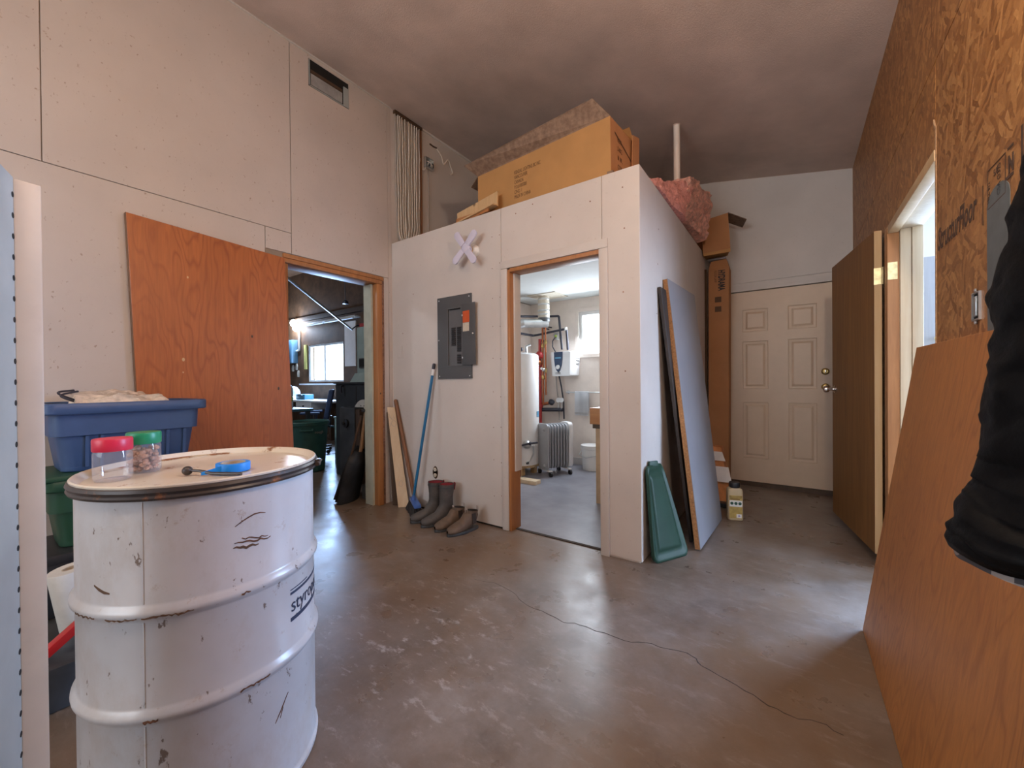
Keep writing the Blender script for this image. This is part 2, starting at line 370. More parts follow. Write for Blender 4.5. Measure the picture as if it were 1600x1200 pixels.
# ------------------------------------------------------------------ mesh helpers
ORG = {}
class MB:
    def __init__(s): s.bm = bmesh.new()
    def face(s, vs):
        try: return s.bm.faces.new(vs)
        except ValueError: return None
    def hexa(s, p):
        v = [s.bm.verts.new(q) for q in p]
        for f in ((3, 2, 1, 0), (4, 5, 6, 7), (0, 1, 5, 4), (1, 2, 6, 5), (2, 3, 7, 6), (3, 0, 4, 7)):
            s.face([v[i] for i in f])
        return s
    def box(s, x0, x1, y0, y1, z0, z1):
        return s.hexa([(x0, y0, z0), (x1, y0, z0), (x1, y1, z0), (x0, y1, z0), (x0, y0, z1), (x1, y0, z1), (x1, y1, z1), (x0, y1, z1)])
    def obox(s, c, ax, ay, az):
        c, ax, ay, az = V(c), V(ax), V(ay), V(az)
        return s.hexa([c-ax-ay-az, c+ax-ay-az, c+ax+ay-az, c-ax+ay-az, c-ax-ay+az, c+ax-ay+az, c+ax+ay+az, c-ax+ay+az])
    def slab(s, a, b, c, d, t):
        # quad a b c d thickened by t against its normal
        a, b, c, d = map(V, (a, b, c, d)); n = (b-a).cross(d-a).normalized()*t
        return s.hexa([a-n, b-n, c-n, d-n, a, b, c, d])
    def loft(s, rings, caps=True, closed=True):
        R = [[s.bm.verts.new(p) for p in r] for r in rings]; n = len(R[0])
        for a, b in zip(R, R[1:]):
            for i in range(n if closed else n-1):
                s.face([a[i], a[(i+1) % n], b[(i+1) % n], b[i]])
        if caps:
            s.face(list(reversed(R[0]))); s.face(R[-1])
        return s
    def frame(s, d):
        d = V(d).normalized(); u = d.orthogonal().normalized(); return u, d.cross(u)
    def cyl(s, a, b, r0, r1=None, n=16, caps=True):
        a, b = V(a), V(b); r1 = r0 if r1 is None else r1; u, v = s.frame(b-a)
        ring = lambda c, r: [c+u*r*math.cos(2*PI*i/n)+v*r*math.sin(2*PI*i/n) for i in range(n)]
        return s.loft([ring(a, r0), ring(b, r1)], caps)
    def wire(s, pts, r, n=7):
        P = [V(p) for p in pts]; P = [P[0]*2-P[1]]+P+[P[-1]*2-P[-2]]; q = []
        for i in range(1, len(P)-2):
            for k in range(5):
                t = k/5; a, b, c, d = P[i-1:i+3]
                q.append(.5*((2*b)+(c-a)*t+(2*a-5*b+4*c-d)*t*t+(3*b-a-3*c+d)*t**3))
        q.append(P[-2]); return s.tube(q, r, n)
    def tube(s, pts, r, n=8, caps=True):
        pts = [V(p) for p in pts]; rings = []; u = None
        for i, p in enumerate(pts):
            d = (pts[min(i+1, len(pts)-1)]-pts[max(i-1, 0)]).normalized()
            u = d.orthogonal().normalized() if u is None else (u-d*u.dot(d)).normalized()
            v = d.cross(u); rr = r[i] if hasattr(r, '__len__') else r
            rings.append([p+u*rr*math.cos(2*PI*k/n)+v*rr*math.sin(2*PI*k/n) for k in range(n)])
        return s.loft(rings, caps)
    def lathe(s, prof, c=(0, 0, 0), n=32, axis=(0, 0, 1), caps=True):
        c = V(c); ax = V(axis).normalized()
        if abs(ax.z) > .999: u, v = V((1, 0, 0)), V((0, ax.z, 0))
        else: u, v = s.frame(ax)
        return s.loft([[c+ax*z+u*r*math.cos(2*PI*k/n)+v*r*math.sin(2*PI*k/n) for k in range(n)] for r, z in prof], caps)
    def prism(s, poly, o, U, W, N):
        o, U, W, N = map(V, (o, U, W, N))
        a = [o+U*x+W*y for x, y in poly]
        return s.loft([a, [p+N for p in a]])
    def sphere(s, c, r, sc=(1, 1, 1), u=14, v=9):
        bmesh.ops.create_uvsphere(s.bm, u_segments=u, v_segments=v, radius=r, matrix=Matrix.Translation(c) @ Matrix.Diagonal((*sc, 1)))
        return s
    def jitter(s, amp, freq=8, seed=0):
        for v in s.bm.verts:
            q = v.co*freq+V((seed, seed*1.7, seed*.3)); v.co += V(noise.noise_vector(q))*amp
        return s
    def subdiv(s, cuts):
        bmesh.ops.subdivide_edges(s.bm, edges=s.bm.edges[:], cuts=cuts, use_grid_fill=True); return s
    def bevel(s, w, seg=2):
        bmesh.ops.recalc_face_normals(s.bm, faces=s.bm.faces[:])
        ed = [e for e in s.bm.edges if len(e.link_faces) == 2 and e.calc_face_angle(0) > .5]
        bmesh.ops.bevel(s.bm, geom=ed, offset=w, segments=seg, profile=.6, affect='EDGES', clamp_overlap=True)
        return s
    def build(s, name, mat, parent=None, smooth=True, angle=.6, xf=None):
        bmesh.ops.recalc_face_normals(s.bm, faces=s.bm.faces[:])
        if xf is not None: s.bm.transform(xf)
        org = ORG.get(parent.name, V((0, 0, 0))) if parent else V((0, 0, 0))
        own = org
        if parent is None and name != 'floor':
            bx = [v.co for v in s.bm.verts]
            own = V((sum(p.x for p in bx)/len(bx), sum(p.y for p in bx)/len(bx), min(p.z for p in bx)))
        me = bpy.data.meshes.new(name)
        s.bm.transform(Matrix.Translation(-own)); s.bm.to_mesh(me); s.bm.free()
        if smooth:
            me.polygons.foreach_set('use_smooth', [True]*len(me.polygons)); me.set_sharp_from_angle(angle=angle)
        me.materials.append(M[mat] if isinstance(mat, str) else mat)
        o = bpy.data.objects.new(name, me); COL.objects.link(o)
        if parent: o.parent = parent
        else: o.location = own
        ORG[o.name] = own
        return o

def thing(name, label, cat, loc, group=None):
    o = bpy.data.objects.new(name, None); COL.objects.link(o); o.location = loc; o.empty_display_size = .1
    o['label'] = label; o['category'] = cat
    if group: o['group'] = group
    ORG[o.name] = V(loc); return o
def tag(o, label, cat, group=None):
    o['label'] = label; o['category'] = cat
    if group: o['group'] = group
    return o
def struct(o): o['kind'] = 'structure'; return o
def sroot(name, loc=(0, 0, 0)):
    o = bpy.data.objects.new(name, None); COL.objects.link(o); o.location = loc; o['kind'] = 'structure'; ORG[o.name] = V(loc); return o

def text(name, body, size, o, X, Y, mat, parent, shear=0, sx=1, warp=None, spacing=1, bold=0):
    cu = bpy.data.curves.new('lettering', 'FONT'); cu.body = body; cu.size = size; cu.extrude = .0004; cu.shear = shear
    cu.space_character = spacing; cu.offset = bold; cu.resolution_u = 3
    tmp = bpy.data.objects.new('lettering', cu); COL.objects.link(tmp)
    dg = bpy.context.evaluated_depsgraph_get(); me = bpy.data.meshes.new_from_object(tmp.evaluated_get(dg))
    bpy.data.objects.remove(tmp); bpy.data.curves.remove(cu)
    X, Y, o = V(X), V(Y), V(o); N = X.cross(Y); org = ORG[parent.name]
    for v in me.vertices:
        p = v.co.copy()
        v.co = (warp(p) if warp else o+X*p.x*sx+Y*p.y+N*(p.z+.0006)) - org
    me.name = name; me.materials.clear(); me.materials.append(M[mat])
    ob = bpy.data.objects.new(name, me); COL.objects.link(ob); ob.parent = parent; ORG[ob.name] = org
    return ob

# ================================================================== THE SETTING
fl = struct(MB().box(-9.5, 8, -6, 2.62, -.12, 0).build('floor', 'concrete'))
# crack running across the slab
cp = [(1.634, -.728), (1.76, -.70), (1.898, -.717), (2.0, -.765), (2.121, -.783), (2.254, -.80), (2.33, -.775), (2.404, -.773), (2.536, -.765), (2.62, -.735), (2.699, -.714), (2.784, -.694), (2.83, -.73), (2.88, -.762), (2.97, -.788), (3.052, -.814), (3.118, -.834), (3.231, -.812), (3.292, -.845)]
b = MB(); L = []; Rr = []
for i in range(len(cp)-1):
    a, c = V((*cp[i], 0)), V((*cp[i+1], 0))
    for k in range(3):
        p = a.lerp(c, k/3); n = (c-a).cross(V((0, 0, 1))).normalized(); j = random.uniform(-.008, .008); wd = random.uniform(.0008, .0022)*(.5 if i < 4 else 1)
        L.append(p+n*(j+wd)); Rr.append(p+n*(j-wd))
b.loft([[l+V((0, 0, .0006)), r+V((0, 0, .0006)), r-V((0, 0, .001)), l-V((0, 0, .001))] for l, r in zip(L, Rr)])
b.build('crack', 'crack', fl, smooth=False)
MB().box(.0, 2.256, .06, 2.48, 0, .004).build('painted_floor', 'floor_blue', fl)

# --- left wall with the opening to the workshop
wl = struct(MB().box(-.15, -.01, -6, -.995, 0, 3.8).box(-.15, -.01, -.10, 2.48, 0, 3.8).box(-.15, -.01, -.995, -.10, 2.09, 3.8).build('wall_left', 'wall_core', smooth=False))
def wpanel(y0, y1, z0, z1, mat='wall'): MB().box(-.01, 0, y0, y1, z0, z1).bevel(.0015, 1).build('panel', mat, wl)
wpanel(-6, -4.62, 2.295, 3.784); wpanel(-4.615, -2.184, 2.295, 3.784)
wpanel(-2.180, -.938, 2.295, 3.784); wpanel(-1.122, -.938, 2.136, 2.291)
# sheet with the vent hole
b = MB(); y0, y1, z0, z1 = -.934, -.042, 2.136, 3.784; hy0, hy1, hz0, hz1 = -.79, -.437, 3.515, 3.735
b.box(-.01, 0, y0, hy0, z0, z1).box(-.01, 0, hy1, y1, z0, z1).box(-.01, 0, hy0, hy1, z0, hz0).box(-.01, 0, hy0, hy1, hz1, z1)
b.build('panel', 'wall', wl)
wpanel(-6, -3.6, 0, 2.291); wpanel(-3.596, -1.126, 0, 2.291)
wpanel(-.095, -.042, 0, 2.132); wpanel(-.038, 0, 0, 3.784)
wpanel(.40, 1.6, 2.474, 3.784, 'wall_clean'); wpanel(1.604, 2.48, 2.474, 3.784, 'wall_clean')
MB().box(-.01, 0, .0, 2.48, 0, 2.25).build('panel', 'white_room', wl)
# recessed back of the vent hole
MB().box(-.0105, -.004, 0, .40, 2.474, 3.784).build('panel', 'wall_clean', wl)
b = MB(); b.box(-.009, -.006, hy0, hy1, hz0, hz1); b.build('vent_back', 'hole', wl)
tr = struct(MB().box(0, .012, -6, 0.0, 3.762, 3.784).build('trim_1', 'wall_clean'))
struct(MB().box(0, .022, .36, 2.48, 3.755, 3.784).bevel(.006).build('trim_2', 'wall_clean'))

# vent register in the hole
t_ = thing('wall_vent', 'rectangular dark wall vent hole near the ceiling line', 'vent', (0, -.61, 3.515))
MB().box(-.008, .002, hy0+.004, hy1-.004, hz0+.004, hz0+.012).box(-.008, .002, hy0+.004, hy0+.012, hz0+.004, hz1-.004).box(-.008, .004, hy1-.05, hy1-.004, hz0+.004, hz1-.05).build('frame', 'grey_panel_metal', t_)
MB().box(-.006, -.001, hy0+.02, hy1-.06, hz0+.02, hz0+.11).build('duct_plate', 'grey_bag', t_)
MB().box(-.006, .0, hy0+.02, hy1-.06, hz0+.115, hz0+.14).build('cross_bar', 'dark_wood', t_)

# --- workshop opening: jambs and head
js = struct(MB().box(-.17, .012, -.178, -.125, 0, 2.055).bevel(.003).build('trim_3', 'jamb'))
struct(MB().box(-.16, .004, -.122, -.098, 0, 2.12).bevel(.002).jitter(.003, 40).build('trim_4', 'shim'))
struct(MB().box(-.17, .012, -1.0, -.125, 2.058, 2.092).bevel(.003).build('trim_5', 'jamb'))
struct(MB().box(-.17, .008, -1.0, -.105, 2.096, 2.128).bevel(.003).build('trim_6', 'jamb'))
struct(MB().box(-.165, -.05, -.20, -.181, 0, 2.055).build('trim_7', 'jamb_paint'))
struct(MB().box(-.17, .0, -.999, -.965, 0, 2.055).bevel(.003).build('trim_8', 'jamb'))
MB().sphere((.012, -.152, 1.04), .009, (.25, .7, 1)).build('knot', 'dark_wood', js)

# --- utility cubicle
wf = struct(MB().box(0, 1.37, .01, .11, 0, 2.45).box(2.16, 2.364, .01, .11, 0, 2.45).box(1.37, 2.16, .01, .11, 2.01, 2.45).build('wall_front', 'white_room', smooth=False))
def fpanel(x0, x1, z0, z1): MB().box(x0, x1, 0, .01, z0, z1).bevel(.0015, 1).build('panel', 'wall_clean', wf)
fpanel(.0, 1.309, .012, 2.474); fpanel(1.312, 2.128, 2.008, 2.474); fpanel(2.131, 2.376, .012, 2.474)
MB().box(.0, 1.31, -.001, .009, 0, .010).build('floor_gap', 'hole', wf)
for z in (.25, .5, .78, 1.05, 1.3, 1.55, 1.8, 2.05, 2.3):
    for x in (1.222, 1.295):
        zz = z+random.uniform(-.03, .03); MB().cyl((x, -.0008, zz), (x, .002, zz), .004, n=8).build('nail_head', 'shim', wf)
for x, z in ((1.75, 2.30), (1.45, 2.40), (2.05, 2.33), (2.27, 2.36), (2.28, 2.1), (2.27, 1.7), (2.28, 1.2), (1.6, 2.43), (.3, 1.95), (.15, 1.6)):
    MB().cyl((x, -.0008, z), (x, .002, z), .005, n=8).build('nail_head', 'shim', wf)
wm = struct(MB().box(2.256, 2.366, .11, 2.48, 0, 2.45).build('wall_middle', 'white_room', smooth=False))
for y0, y1 in ((.011, 1.218), (1.222, 2.48)):
    MB().box(2.366, 2.376, y0, y1, .008, 2.474).bevel(.0015, 1).build('panel', 'wall_clean', wm)
for z in (1.95, 1.6, 2.2):
    MB().cyl((2.374, .2+z*.1, z), (2.377, .2+z*.1, z), .005, n=8).build('nail_head', 'shim', wm)
# casing of the utility doorway
cs = dict(mat='wall_clean')
struct(MB().box(1.312, 1.372, -.016, 0, 0, 2.0).bevel(.006).build('trim_9', 'wall_clean'))
struct(MB().box(2.112, 2.172, -.016, 0, 0, 2.0).bevel(.006).build('trim_10', 'wall_clean'))
struct(MB().box(1.312, 2.172, -.016, 0, 2.0, 2.06).bevel(.006).build('trim_11', 'wall_clean'))
struct(MB().box(1.372, 1.392, -.008, .12, 0, 1.99).bevel(.002).build('trim_12', 'jamb'))
struct(MB().box(2.120, 2.140, -.008, .12, 0, 1.99).bevel(.002).build('trim_13', 'jamb'))
struct(MB().box(1.3925, 2.1195, -.0075, .12, 1.97, 1.998).bevel(.002).build('trim_14', 'jamb'))
struct(MB().box(1.392, 1.406, .04, .12, .45, 1.97).bevel(.002).build('trim_15', 'wall_clean'))
struct(MB().box(1.392, 2.12, .05, .075, 0, .006).build('trim_16', 'crack'))
# ceiling of the cubicle, deck of the loft
struct(MB().box(0, 2.256, .11, 2.48, 2.26, 2.30).build('ceiling_utility', 'ceiling_white'))
struct(MB().box(0.0, 2.37, .012, 2.48, 2.452, 2.472).build('loft_deck', 'dark_wood'))

# --- far wall with door and windows
wb = struct(MB().box(-9.5, -6.27, 2.48, 2.62, 0, 3.8).box(-6.27, -4.83, 2.48, 2.62, 0, 1.172).box(-6.27, -4.83, 2.48, 2.62, 2.045, 3.8)
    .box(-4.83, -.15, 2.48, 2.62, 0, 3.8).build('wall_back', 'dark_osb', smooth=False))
b = MB(); b.box(-.15, .76, 2.48, 2.62, 0, 3.8).box(.76, 1.30, 2.48, 2.62, 0, 1.503).box(.76, 1.30, 2.48, 2.62, 2.075, 3.8)
b.box(1.30, 2.53, 2.48, 2.62, 0, 3.8).box(2.53, 3.495, 2.48, 2.62, 2.115, 3.8).box(3.495, 4.7, 2.48, 2.62, 0, 3.8)
b.box(4.7, 6.4, 2.48, 2.62, 0, .8).box(4.7, 6.4, 2.48, 2.62, 2.3, 3.8).box(6.4, 8, 2.48, 2.62, 0, 3.8)
b.build('painted_section', 'wall_clean', wb, smooth=False)
MB().box(2.376, 3.604, 2.468, 2.48, 2.175, 3.6).build('panel', 'wall_clean', wb)
MB().box(0, .705, 2.476, 2.48, 0, 2.26).box(.705, 1.355, 2.476, 2.48, 0, 1.45).box(.705, 1.355, 2.476, 2.48, 2.128, 2.26).box(1.355, 2.256, 2.476, 2.48, 0, 2.26).build('panel', 'white_room', wb)
MB().box(0, 2.256, 2.466, 2.476, .0, .1).bevel(.004).build('base_strip', 'wall_clean', wb)
# --- right wall of strand board with deep doorway
wr = struct(MB().box(3.618, 3.745, -6, -.237, 0, 3.25).box(3.618, 3.745, .72, 2.48, 0, 3.25).box(3.618, 3.745, -.237, .72, 2.02, 3.25).build('wall_right', 'white_pine', smooth=False))
def opanel(y0, y1, z0, z1): MB().box(3.604, 3.618, y0, y1, z0, z1).bevel(.0012, 1).build('panel', 'osb', wr)
opanel(-6, -2.682, .0, 2.372); opanel(-2.678, -.237, .0, 2.372); opanel(-.233, .158, 2.03, 2.372); opanel(.162, 2.48, 2.03, 2.372); opanel(.80, 2.48, 0, 2.027)
opanel(-6, -3.1, 2.376, 3.2); opanel(-3.096, -.66, 2.376, 3.2); opanel(-.656, 2.48, 2.376, 3.2)
MB().box(3.602, 3.6045, -.245, -.232, .0, 2.12).build('sheet_edge', 'osb_edge', wr)
struct(MB().box(3.596, 3.648, .712, .80, 0, 2.02).bevel(.003).build('trim_17', 'jamb'))
struct(MB().box(3.650, 3.697, .705, .72, 0, 2.0).bevel(.003).build('trim_18', 'white_pine'))
struct(MB().box(3.699, 3.745, .70, .72, 0, 2.0).bevel(.003).build('trim_19', 'white_pine'))
struct(MB().box(3.598, 3.645, -.237, .80, 1.985, 2.03).bevel(.003).build('trim_20', 'pale_wood'))
struct(MB().box(3.648, 3.745, -.237, .72, 2.0, 2.02).bevel(.003).build('trim_21', 'white_pine'))

# --- ceiling (mono-pitch), workshop and side-room ceilings, rear wall
b = MB(); cz = lambda x: 3.786-.1844*x
b.hexa([(-.15, -6, 3.8), (3.88, -6, cz(3.88)), (3.88, 2.62, cz(3.88)), (-.15, 2.62, 3.8), (-.15, -6, 3.95), (3.88, -6, 3.3), (3.88, 2.62, 3.3), (-.15, 2.62, 3.95)])
ce = struct(b.build('ceiling', 'ceiling', smooth=False))
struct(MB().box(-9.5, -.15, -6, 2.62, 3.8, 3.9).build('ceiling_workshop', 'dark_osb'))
struct(MB().box(3.745, 8, -6, 2.62, 3.0, 3.09).build('ceiling_side_room', 'ceiling_white'))
struct(MB().box(-9.5, .3, -6.1, -6, 0, 3.95).box(2.9, 3.88, -6.1, -6, 0, 3.95).box(.3, 2.9, -6.1, -6, 0, 1.0).box(.3, 2.9, -6.1, -6, 2.5, 3.95).build('wall_rear', 'wall'))  # opening cut for the added rear fill light
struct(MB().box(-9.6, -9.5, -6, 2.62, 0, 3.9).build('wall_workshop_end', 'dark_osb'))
# side room: east wall with a wide window opening
struct(MB().box(7.4, 7.5, -6, -1.0, 0, 3.1).box(7.4, 7.5, 1.8, 2.62, 0, 3.1).box(7.4, 7.5, -1.0, 1.8, 0, .6).box(7.4, 7.5, -1.0, 1.8, 2.5, 3.1).box(3.745, 7.5, -6, -5.9, 0, 3.1).build('wall_side_room', 'white_room', smooth=False))

def window(name, x0, x1, z0, z1, y, cas, mull):
    r = sroot(name, ((x0+x1)/2, y, z0))
    f = MB(); tw = .045
    f.box(x0, x0+tw, y+.02, y+.09, z0, z1).box(x1-tw, x1, y+.02, y+.09, z0, z1).box(x0+tw, x1-tw, y+.02, y+.09, z0, z0+tw).box(x0+tw, x1-tw, y+.02, y+.09, z1-tw, z1)
    f.build('window_frame', 'white_plastic', r)
    for mx in mull: MB().box(mx-.03, mx+.03, y+.02, y+.08, z0+tw, z1-tw).build('mullion', 'white_plastic', r)
    MB().box(x0+tw, x1-tw, y+.05, y+.055, z0+tw, z1-tw).build('pane', 'window_glass', r)
    if cas:
        c = MB(); c.box(x0-cas, x0, y-.015, y, z0-cas, z1+cas).box(x1, x1+cas, y-.015, y, z0-cas, z1+cas).box(x0, x1, y-.015, y, z1, z1+cas).box(x0, x1, y-.015, y, z0-cas, z0)
        c.build('casing', 'white_room', r)
    l = MB(); l.box(x0, x0+.004, y, y+.02, z0, z1).box(x1-.004, x1, y, y+.02, z0, z1); l.build('reveal', 'white_plastic', r)
    return r
window('window_1', -6.27, -4.83, 1.172, 2.045, 2.48, 0, [-5.6])
MB().box(-6.5, -4.7, 2.36, 2.48, 1.105, 1.135).build('sill', 'white_plastic', bpy.data.objects['window_1'])
window('window_2', .76, 1.30, 1.503, 2.075, 2.48, .05, [])
window('window_3', 4.7, 6.4, .8, 2.3, 2.48, .06, [5.55])

# --- white six-panel door in the far wall
d = sroot('door_1', (3.01, 2.48, 0))
X0, X1, Z0, Z1, Y = 2.567, 3.458, .049, 2.079, 2.492
xs = [X0, X0+.125, X0+.125+.235, X1-.125-.235, X1-.125, X1]
zs = [Z0, Z0+.25, Z0+.85, Z0+.99, Z0+1.50, Z0+1.60, Z0+1.84, Z1]
slab = MB()
cells = [(xs[i], xs[i+1], zs[j], zs[j+1]) for i in (1, 3) for j in (1, 3, 5)]
slab.box(X0, X1, Y+.012, Y+.04, Z0, Z1)
for i in (0, 2, 4): slab.box(xs[i], xs[i+1], Y, Y+.012, Z0, Z1)
for i in (1, 3):
    for j in (0, 2, 4, 6): slab.box(xs[i], xs[i+1], Y, Y+.012, zs[j], zs[j+1])
slab.build('door_slab', 'white_door', d, smooth=False)
for (a0, a1, c0, c1) in cells:
    b = MB(); q = .028
    b.loft([[(a0, Y+.0115, c0), (a1, Y+.0115, c0), (a1, Y+.0115, c1), (a0, Y+.0115, c1)], [(a0+.008, Y+.0085, c0+.008), (a1-.008, Y+.0085, c0+.008), (a1-.008, Y+.0085, c1-.008), (a0+.008, Y+.0085, c1-.008)],
            [(a0+q, Y+.0115, c0+q), (a1-q, Y+.0115, c0+q), (a1-q, Y+.0115, c1-q), (a0+q, Y+.0115, c1-q)],
            [(a0+q+.02, Y+.003, c0+q+.02), (a1-q-.02, Y+.003, c0+q+.02), (a1-q-.02, Y+.003, c1-q-.02), (a0+q+.02, Y+.003, c1-q-.02)]])
    b.build('raised_panel', 'white_door', d, angle=.3)
MB().box(2.52, 2.561, 2.468, 2.56, .0, 2.115).box(3.464, 3.505, 2.468, 2.56, 0, 2.115).box(2.52, 3.505, 2.468, 2.56, 2.086, 2.15).build('door_frame', 'wall_clean', d)
MB().box(2.56, 3.465, 2.485, 2.60, 0, .045).build('threshold', 'dark_wood', d)
MB().box(2.52, 3.505, 2.60, 2.62, 0, 2.1).build('door_backing', 'hole', d)
for z, nm in ((1.212, 'deadbolt'), (1.062, 'door_knob')):
    x = 3.397
    k = MB().lathe([(.033, 0), (.033, .006), (.026, .012)] + ([(.018, .014), (.018, .022)] if nm == 'deadbolt' else [(.012, .018), (.012, .03), (.024, .038), (.028, .05), (.022, .062), (.006, .066)]), (x, Y, z), 20, (0, -1, 0)).build(nm, 'brass', d)
    if nm == 'deadbolt': MB().box(x-.005, x+.005, Y-.034, Y-.02, z-.016, z+.016).bevel(.002).build('thumb_turn', 'chrome', k)
for z in (.35, 1.1, 1.85): MB().cyl((2.563, Y-.004, z-.05), (2.563, Y-.004, z+.05), .006, n=10).build('hinge', 'brass', d)

# --- brown flush door standing open on the right
d = sroot('door_2', (3.57, .83, .06))
A = V((3.588, .835, .058)); Bv = V((3.438, 1.70, .058)); dirv = (Bv-A).normalized(); nrm = V((-dirv.y, dirv.x, 0))*.036
H = 1.985
top = V((0, 0, H))
MB().hexa([A, Bv, Bv+nrm, A+nrm, A+top, Bv+top, Bv+nrm+top, A+nrm+top]).bevel(.001, 1).build('door_slab', 'brown_door', d)
e = -dirv*.003
MB().hexa([A, A+nrm, A+nrm+e, A+e, A+top, A+nrm+top, A+nrm+e+top, A+e+top]).build('edge_strip', 'pale_wood', d, smooth=False)
hz = 1.765
hp = A+nrm*.2+e*2+V((0, 0, hz-.058))
hg = MB().obox(hp+V((-.014, -.002, 0)), (.017, 0, 0), (0, .0015, 0), (0, 0, .05)).build('hinge_leaf', 'brass_plate', d)
MB().obox(V((3.6185, .7108, hz)), (.021, 0, 0), (0, .0015, 0), (0, 0, .05)).build('hinge_leaf', 'brass_plate', d)
MB().cyl(hp+V((.008, -.006, -.052)), hp+V((.008, -.006, .052)), .006, n=10).build('hinge_pin', 'brass_plate', d)
kp = Bv-dirv*.075+nrm+V((0, 0, 1.0))
nn = nrm.normalized()
MB().lathe([(.032, 0), (.032, .004), (.014, .012), (.011, .03), (.013, .036), (.026, .046), (.029, .062), (.024, .074), (.004, .079)], kp, 22, nn).build('door_knob', 'chrome', d)

# --- orange slab door hung askew along the left wall
d = sroot('door_3', (.03, -1.4, 0))
TL, TR = V((.045, -1.876, 2.127)), V((.045, -1.008, 2.079))
dvn = V((0, .034, -1.0)).normalized()*1.985
a, b_, c_, d_ = TL+dvn, TR+dvn*1.0, TR, TL
MB().slab(a, b_, c_, d_, .036).bevel(.002, 1).build('door_slab', 'door_ply', d)
uu = (TR-TL).normalized(); vv = dvn.normalized()
MB().slab(a-uu*.003+V((-.002, 0, 0)), a+V((-.002, 0, 0)), d_+V((-.002, 0, 0)), d_-uu*.003+V((-.002, 0, 0)), .032).build('edge_strip', 'door_edge', d)
for (s_, t__, r_) in ((.27, .30, .006), (.225, .82, .009), (.22, .90, .004), (.62, .62, .008), (.78, .98, .009)):
    p = TL+uu*s_+vv*t__
    MB().sphere(p+V((.0002, 0, 0)), r_, (.12, .8, 1.3), 10, 6).build('chip', 'pale_wood' if r_ != .008 and s_ < .7 else 'dark_wood', d)
# ================================================================== FOREGROUND LEFT
# steel drum
DC = V((1.712, -2.017, 0))
dr = thing('steel_drum', 'white steel drum with rusty black lid ring and a dark printed word', 'drum', DC)
def hoop(z): return [(.278, z-.022), (.2805, z-.016), (.288, z-.006), (.289, z), (.288, z+.006), (.2805, z+.016), (.278, z+.022)]
MB().lathe([(.262, .002), (.27, .0), (.284, .004), (.285, .016), (.279, .024), (.278, .03)] + hoop(.362) + hoop(.605) + [(.278, .868)], DC, 96).build('drum_body', 'drum', dr)
MB().lathe([(.0, .888), (.12, .889), (.2, .890), (.255, .889), (.266, .888), (.272, .894), (.279, .903), (.284, .905), (.287, .902), (.286, .896)], DC, 96, caps=False).build('lid', 'drum_lid', dr)
MB().lathe([(.279, .868), (.289, .870), (.292, .876), (.289, .881), (.2895, .884), (.293, .889), (.290, .896), (.284, .899)], DC, 96, caps=False).build('lid_ring', 'ring', dr)
def cylp(ang, z, r=.2786): a = math.radians(ang); return DC+V((r*math.cos(a), r*math.sin(a), z))
b = MB(); a = math.radians(52); c = cylp(52, .886, .298); tg = V((-math.sin(a), math.cos(a), 0)); rd = V((math.cos(a), math.sin(a), 0))
b.obox(c, tg*.012, rd*.007, V((0, 0, .010))).bevel(.003)
b.cyl(c-tg*.035+rd*.003, c+tg*.035+rd*.003, .004, n=10).cyl(c-tg*.038+rd*.003, c-tg*.030+rd*.003, .007, n=6)
b.build('ring_bolt', 'ring', dr)
# long seam and weld
b = MB()
for z0, z1 in ((.03, .34), (.384, .583), (.627, .866)):
    b.loft([[cylp(-44.9, z0, .2788), cylp(-44.2, z0, .2794), cylp(-44.0, z0, .2782)], [cylp(-44.9, z1, .2788), cylp(-44.2, z1, .2794), cylp(-44.0, z1, .2782)]])
b.build('side_seam', 'drum', dr)
def scratch(pts, wd, nm, mat):
    b = MB(); rings = []
    n = len(pts)
    for i, (an, z) in enumerate(pts):
        wv = wd*math.sin(PI*(i+.5)/n)+.0006
        p, q = cylp(an, z+wv, .2789), cylp(an, z-wv, .2789)
        rings.append([p, q, cylp(an, z-wv, .277), cylp(an, z+wv, .277)])
    b.loft(rings); b.build(nm, mat, dr, smooth=False)
random.seed(3)
def wander(a0, z0, a1, z1, n=9, j=.004): return [(a0+(a1-a0)*i/(n-1), z0+(z1-z0)*i/(n-1)+random.uniform(-j, j)) for i in range(n)]
scratch([(-7, .776), (-4, .785), (-1, .792), (2, .797), (5, .797), (7.7, .793)], .0012, 'scratch', 'rust_ink')
scratch(wander(-7.5, .735, 10.5, .722, 11, .003), .0016, 'scratch', 'rust_ink'); scratch(wander(-8, .722, 4, .713, 9, .004), .0028, 'scratch', 'ink'); scratch(wander(-4, .742, 9, .728, 9, .003), .0012, 'scratch', 'rust_ink')
scratch(wander(12, .205, 20.6, .262, 9, .001), .0022, 'scratch', 'rust_ink'); scratch(wander(15, .21, 17, .232, 5, .001), .002, 'scratch', 'rust_ink')
scratch([(-69, .67), (-66, .662), (-63, .656), (-60, .654)], .003, 'scratch', 'ink')
# worn paint on the hoops
def hoopwear(a0, a1, z, wd, mat):
    b = MB(); n = int((a1-a0)/1.2)+2; rings = []
    for i in range(n):
        an = a0+(a1-a0)*i/(n-1); wv = wd*(.3+random.random()*.8); zz = z+random.uniform(-.003, .003)
        rings.append([cylp(an, zz+wv, .2893), cylp(an, zz-wv, .2896), cylp(an, zz-wv, .284), cylp(an, zz+wv, .284)])
    b.loft(rings); b.build('worn_paint', mat, dr, smooth=False)
hoopwear(-44, -24, .598, .0022, 'ink'); hoopwear(-60, -46, .597, .0012, 'ink'); hoopwear(-5, -1, .603, .003, 'rust_ink'); hoopwear(-6, 8, .358, .0028, 'rust_ink'); hoopwear(-44, -38, .357, .005, 'rust_ink'); hoopwear(-80, -66, .6, .002, 'ink')
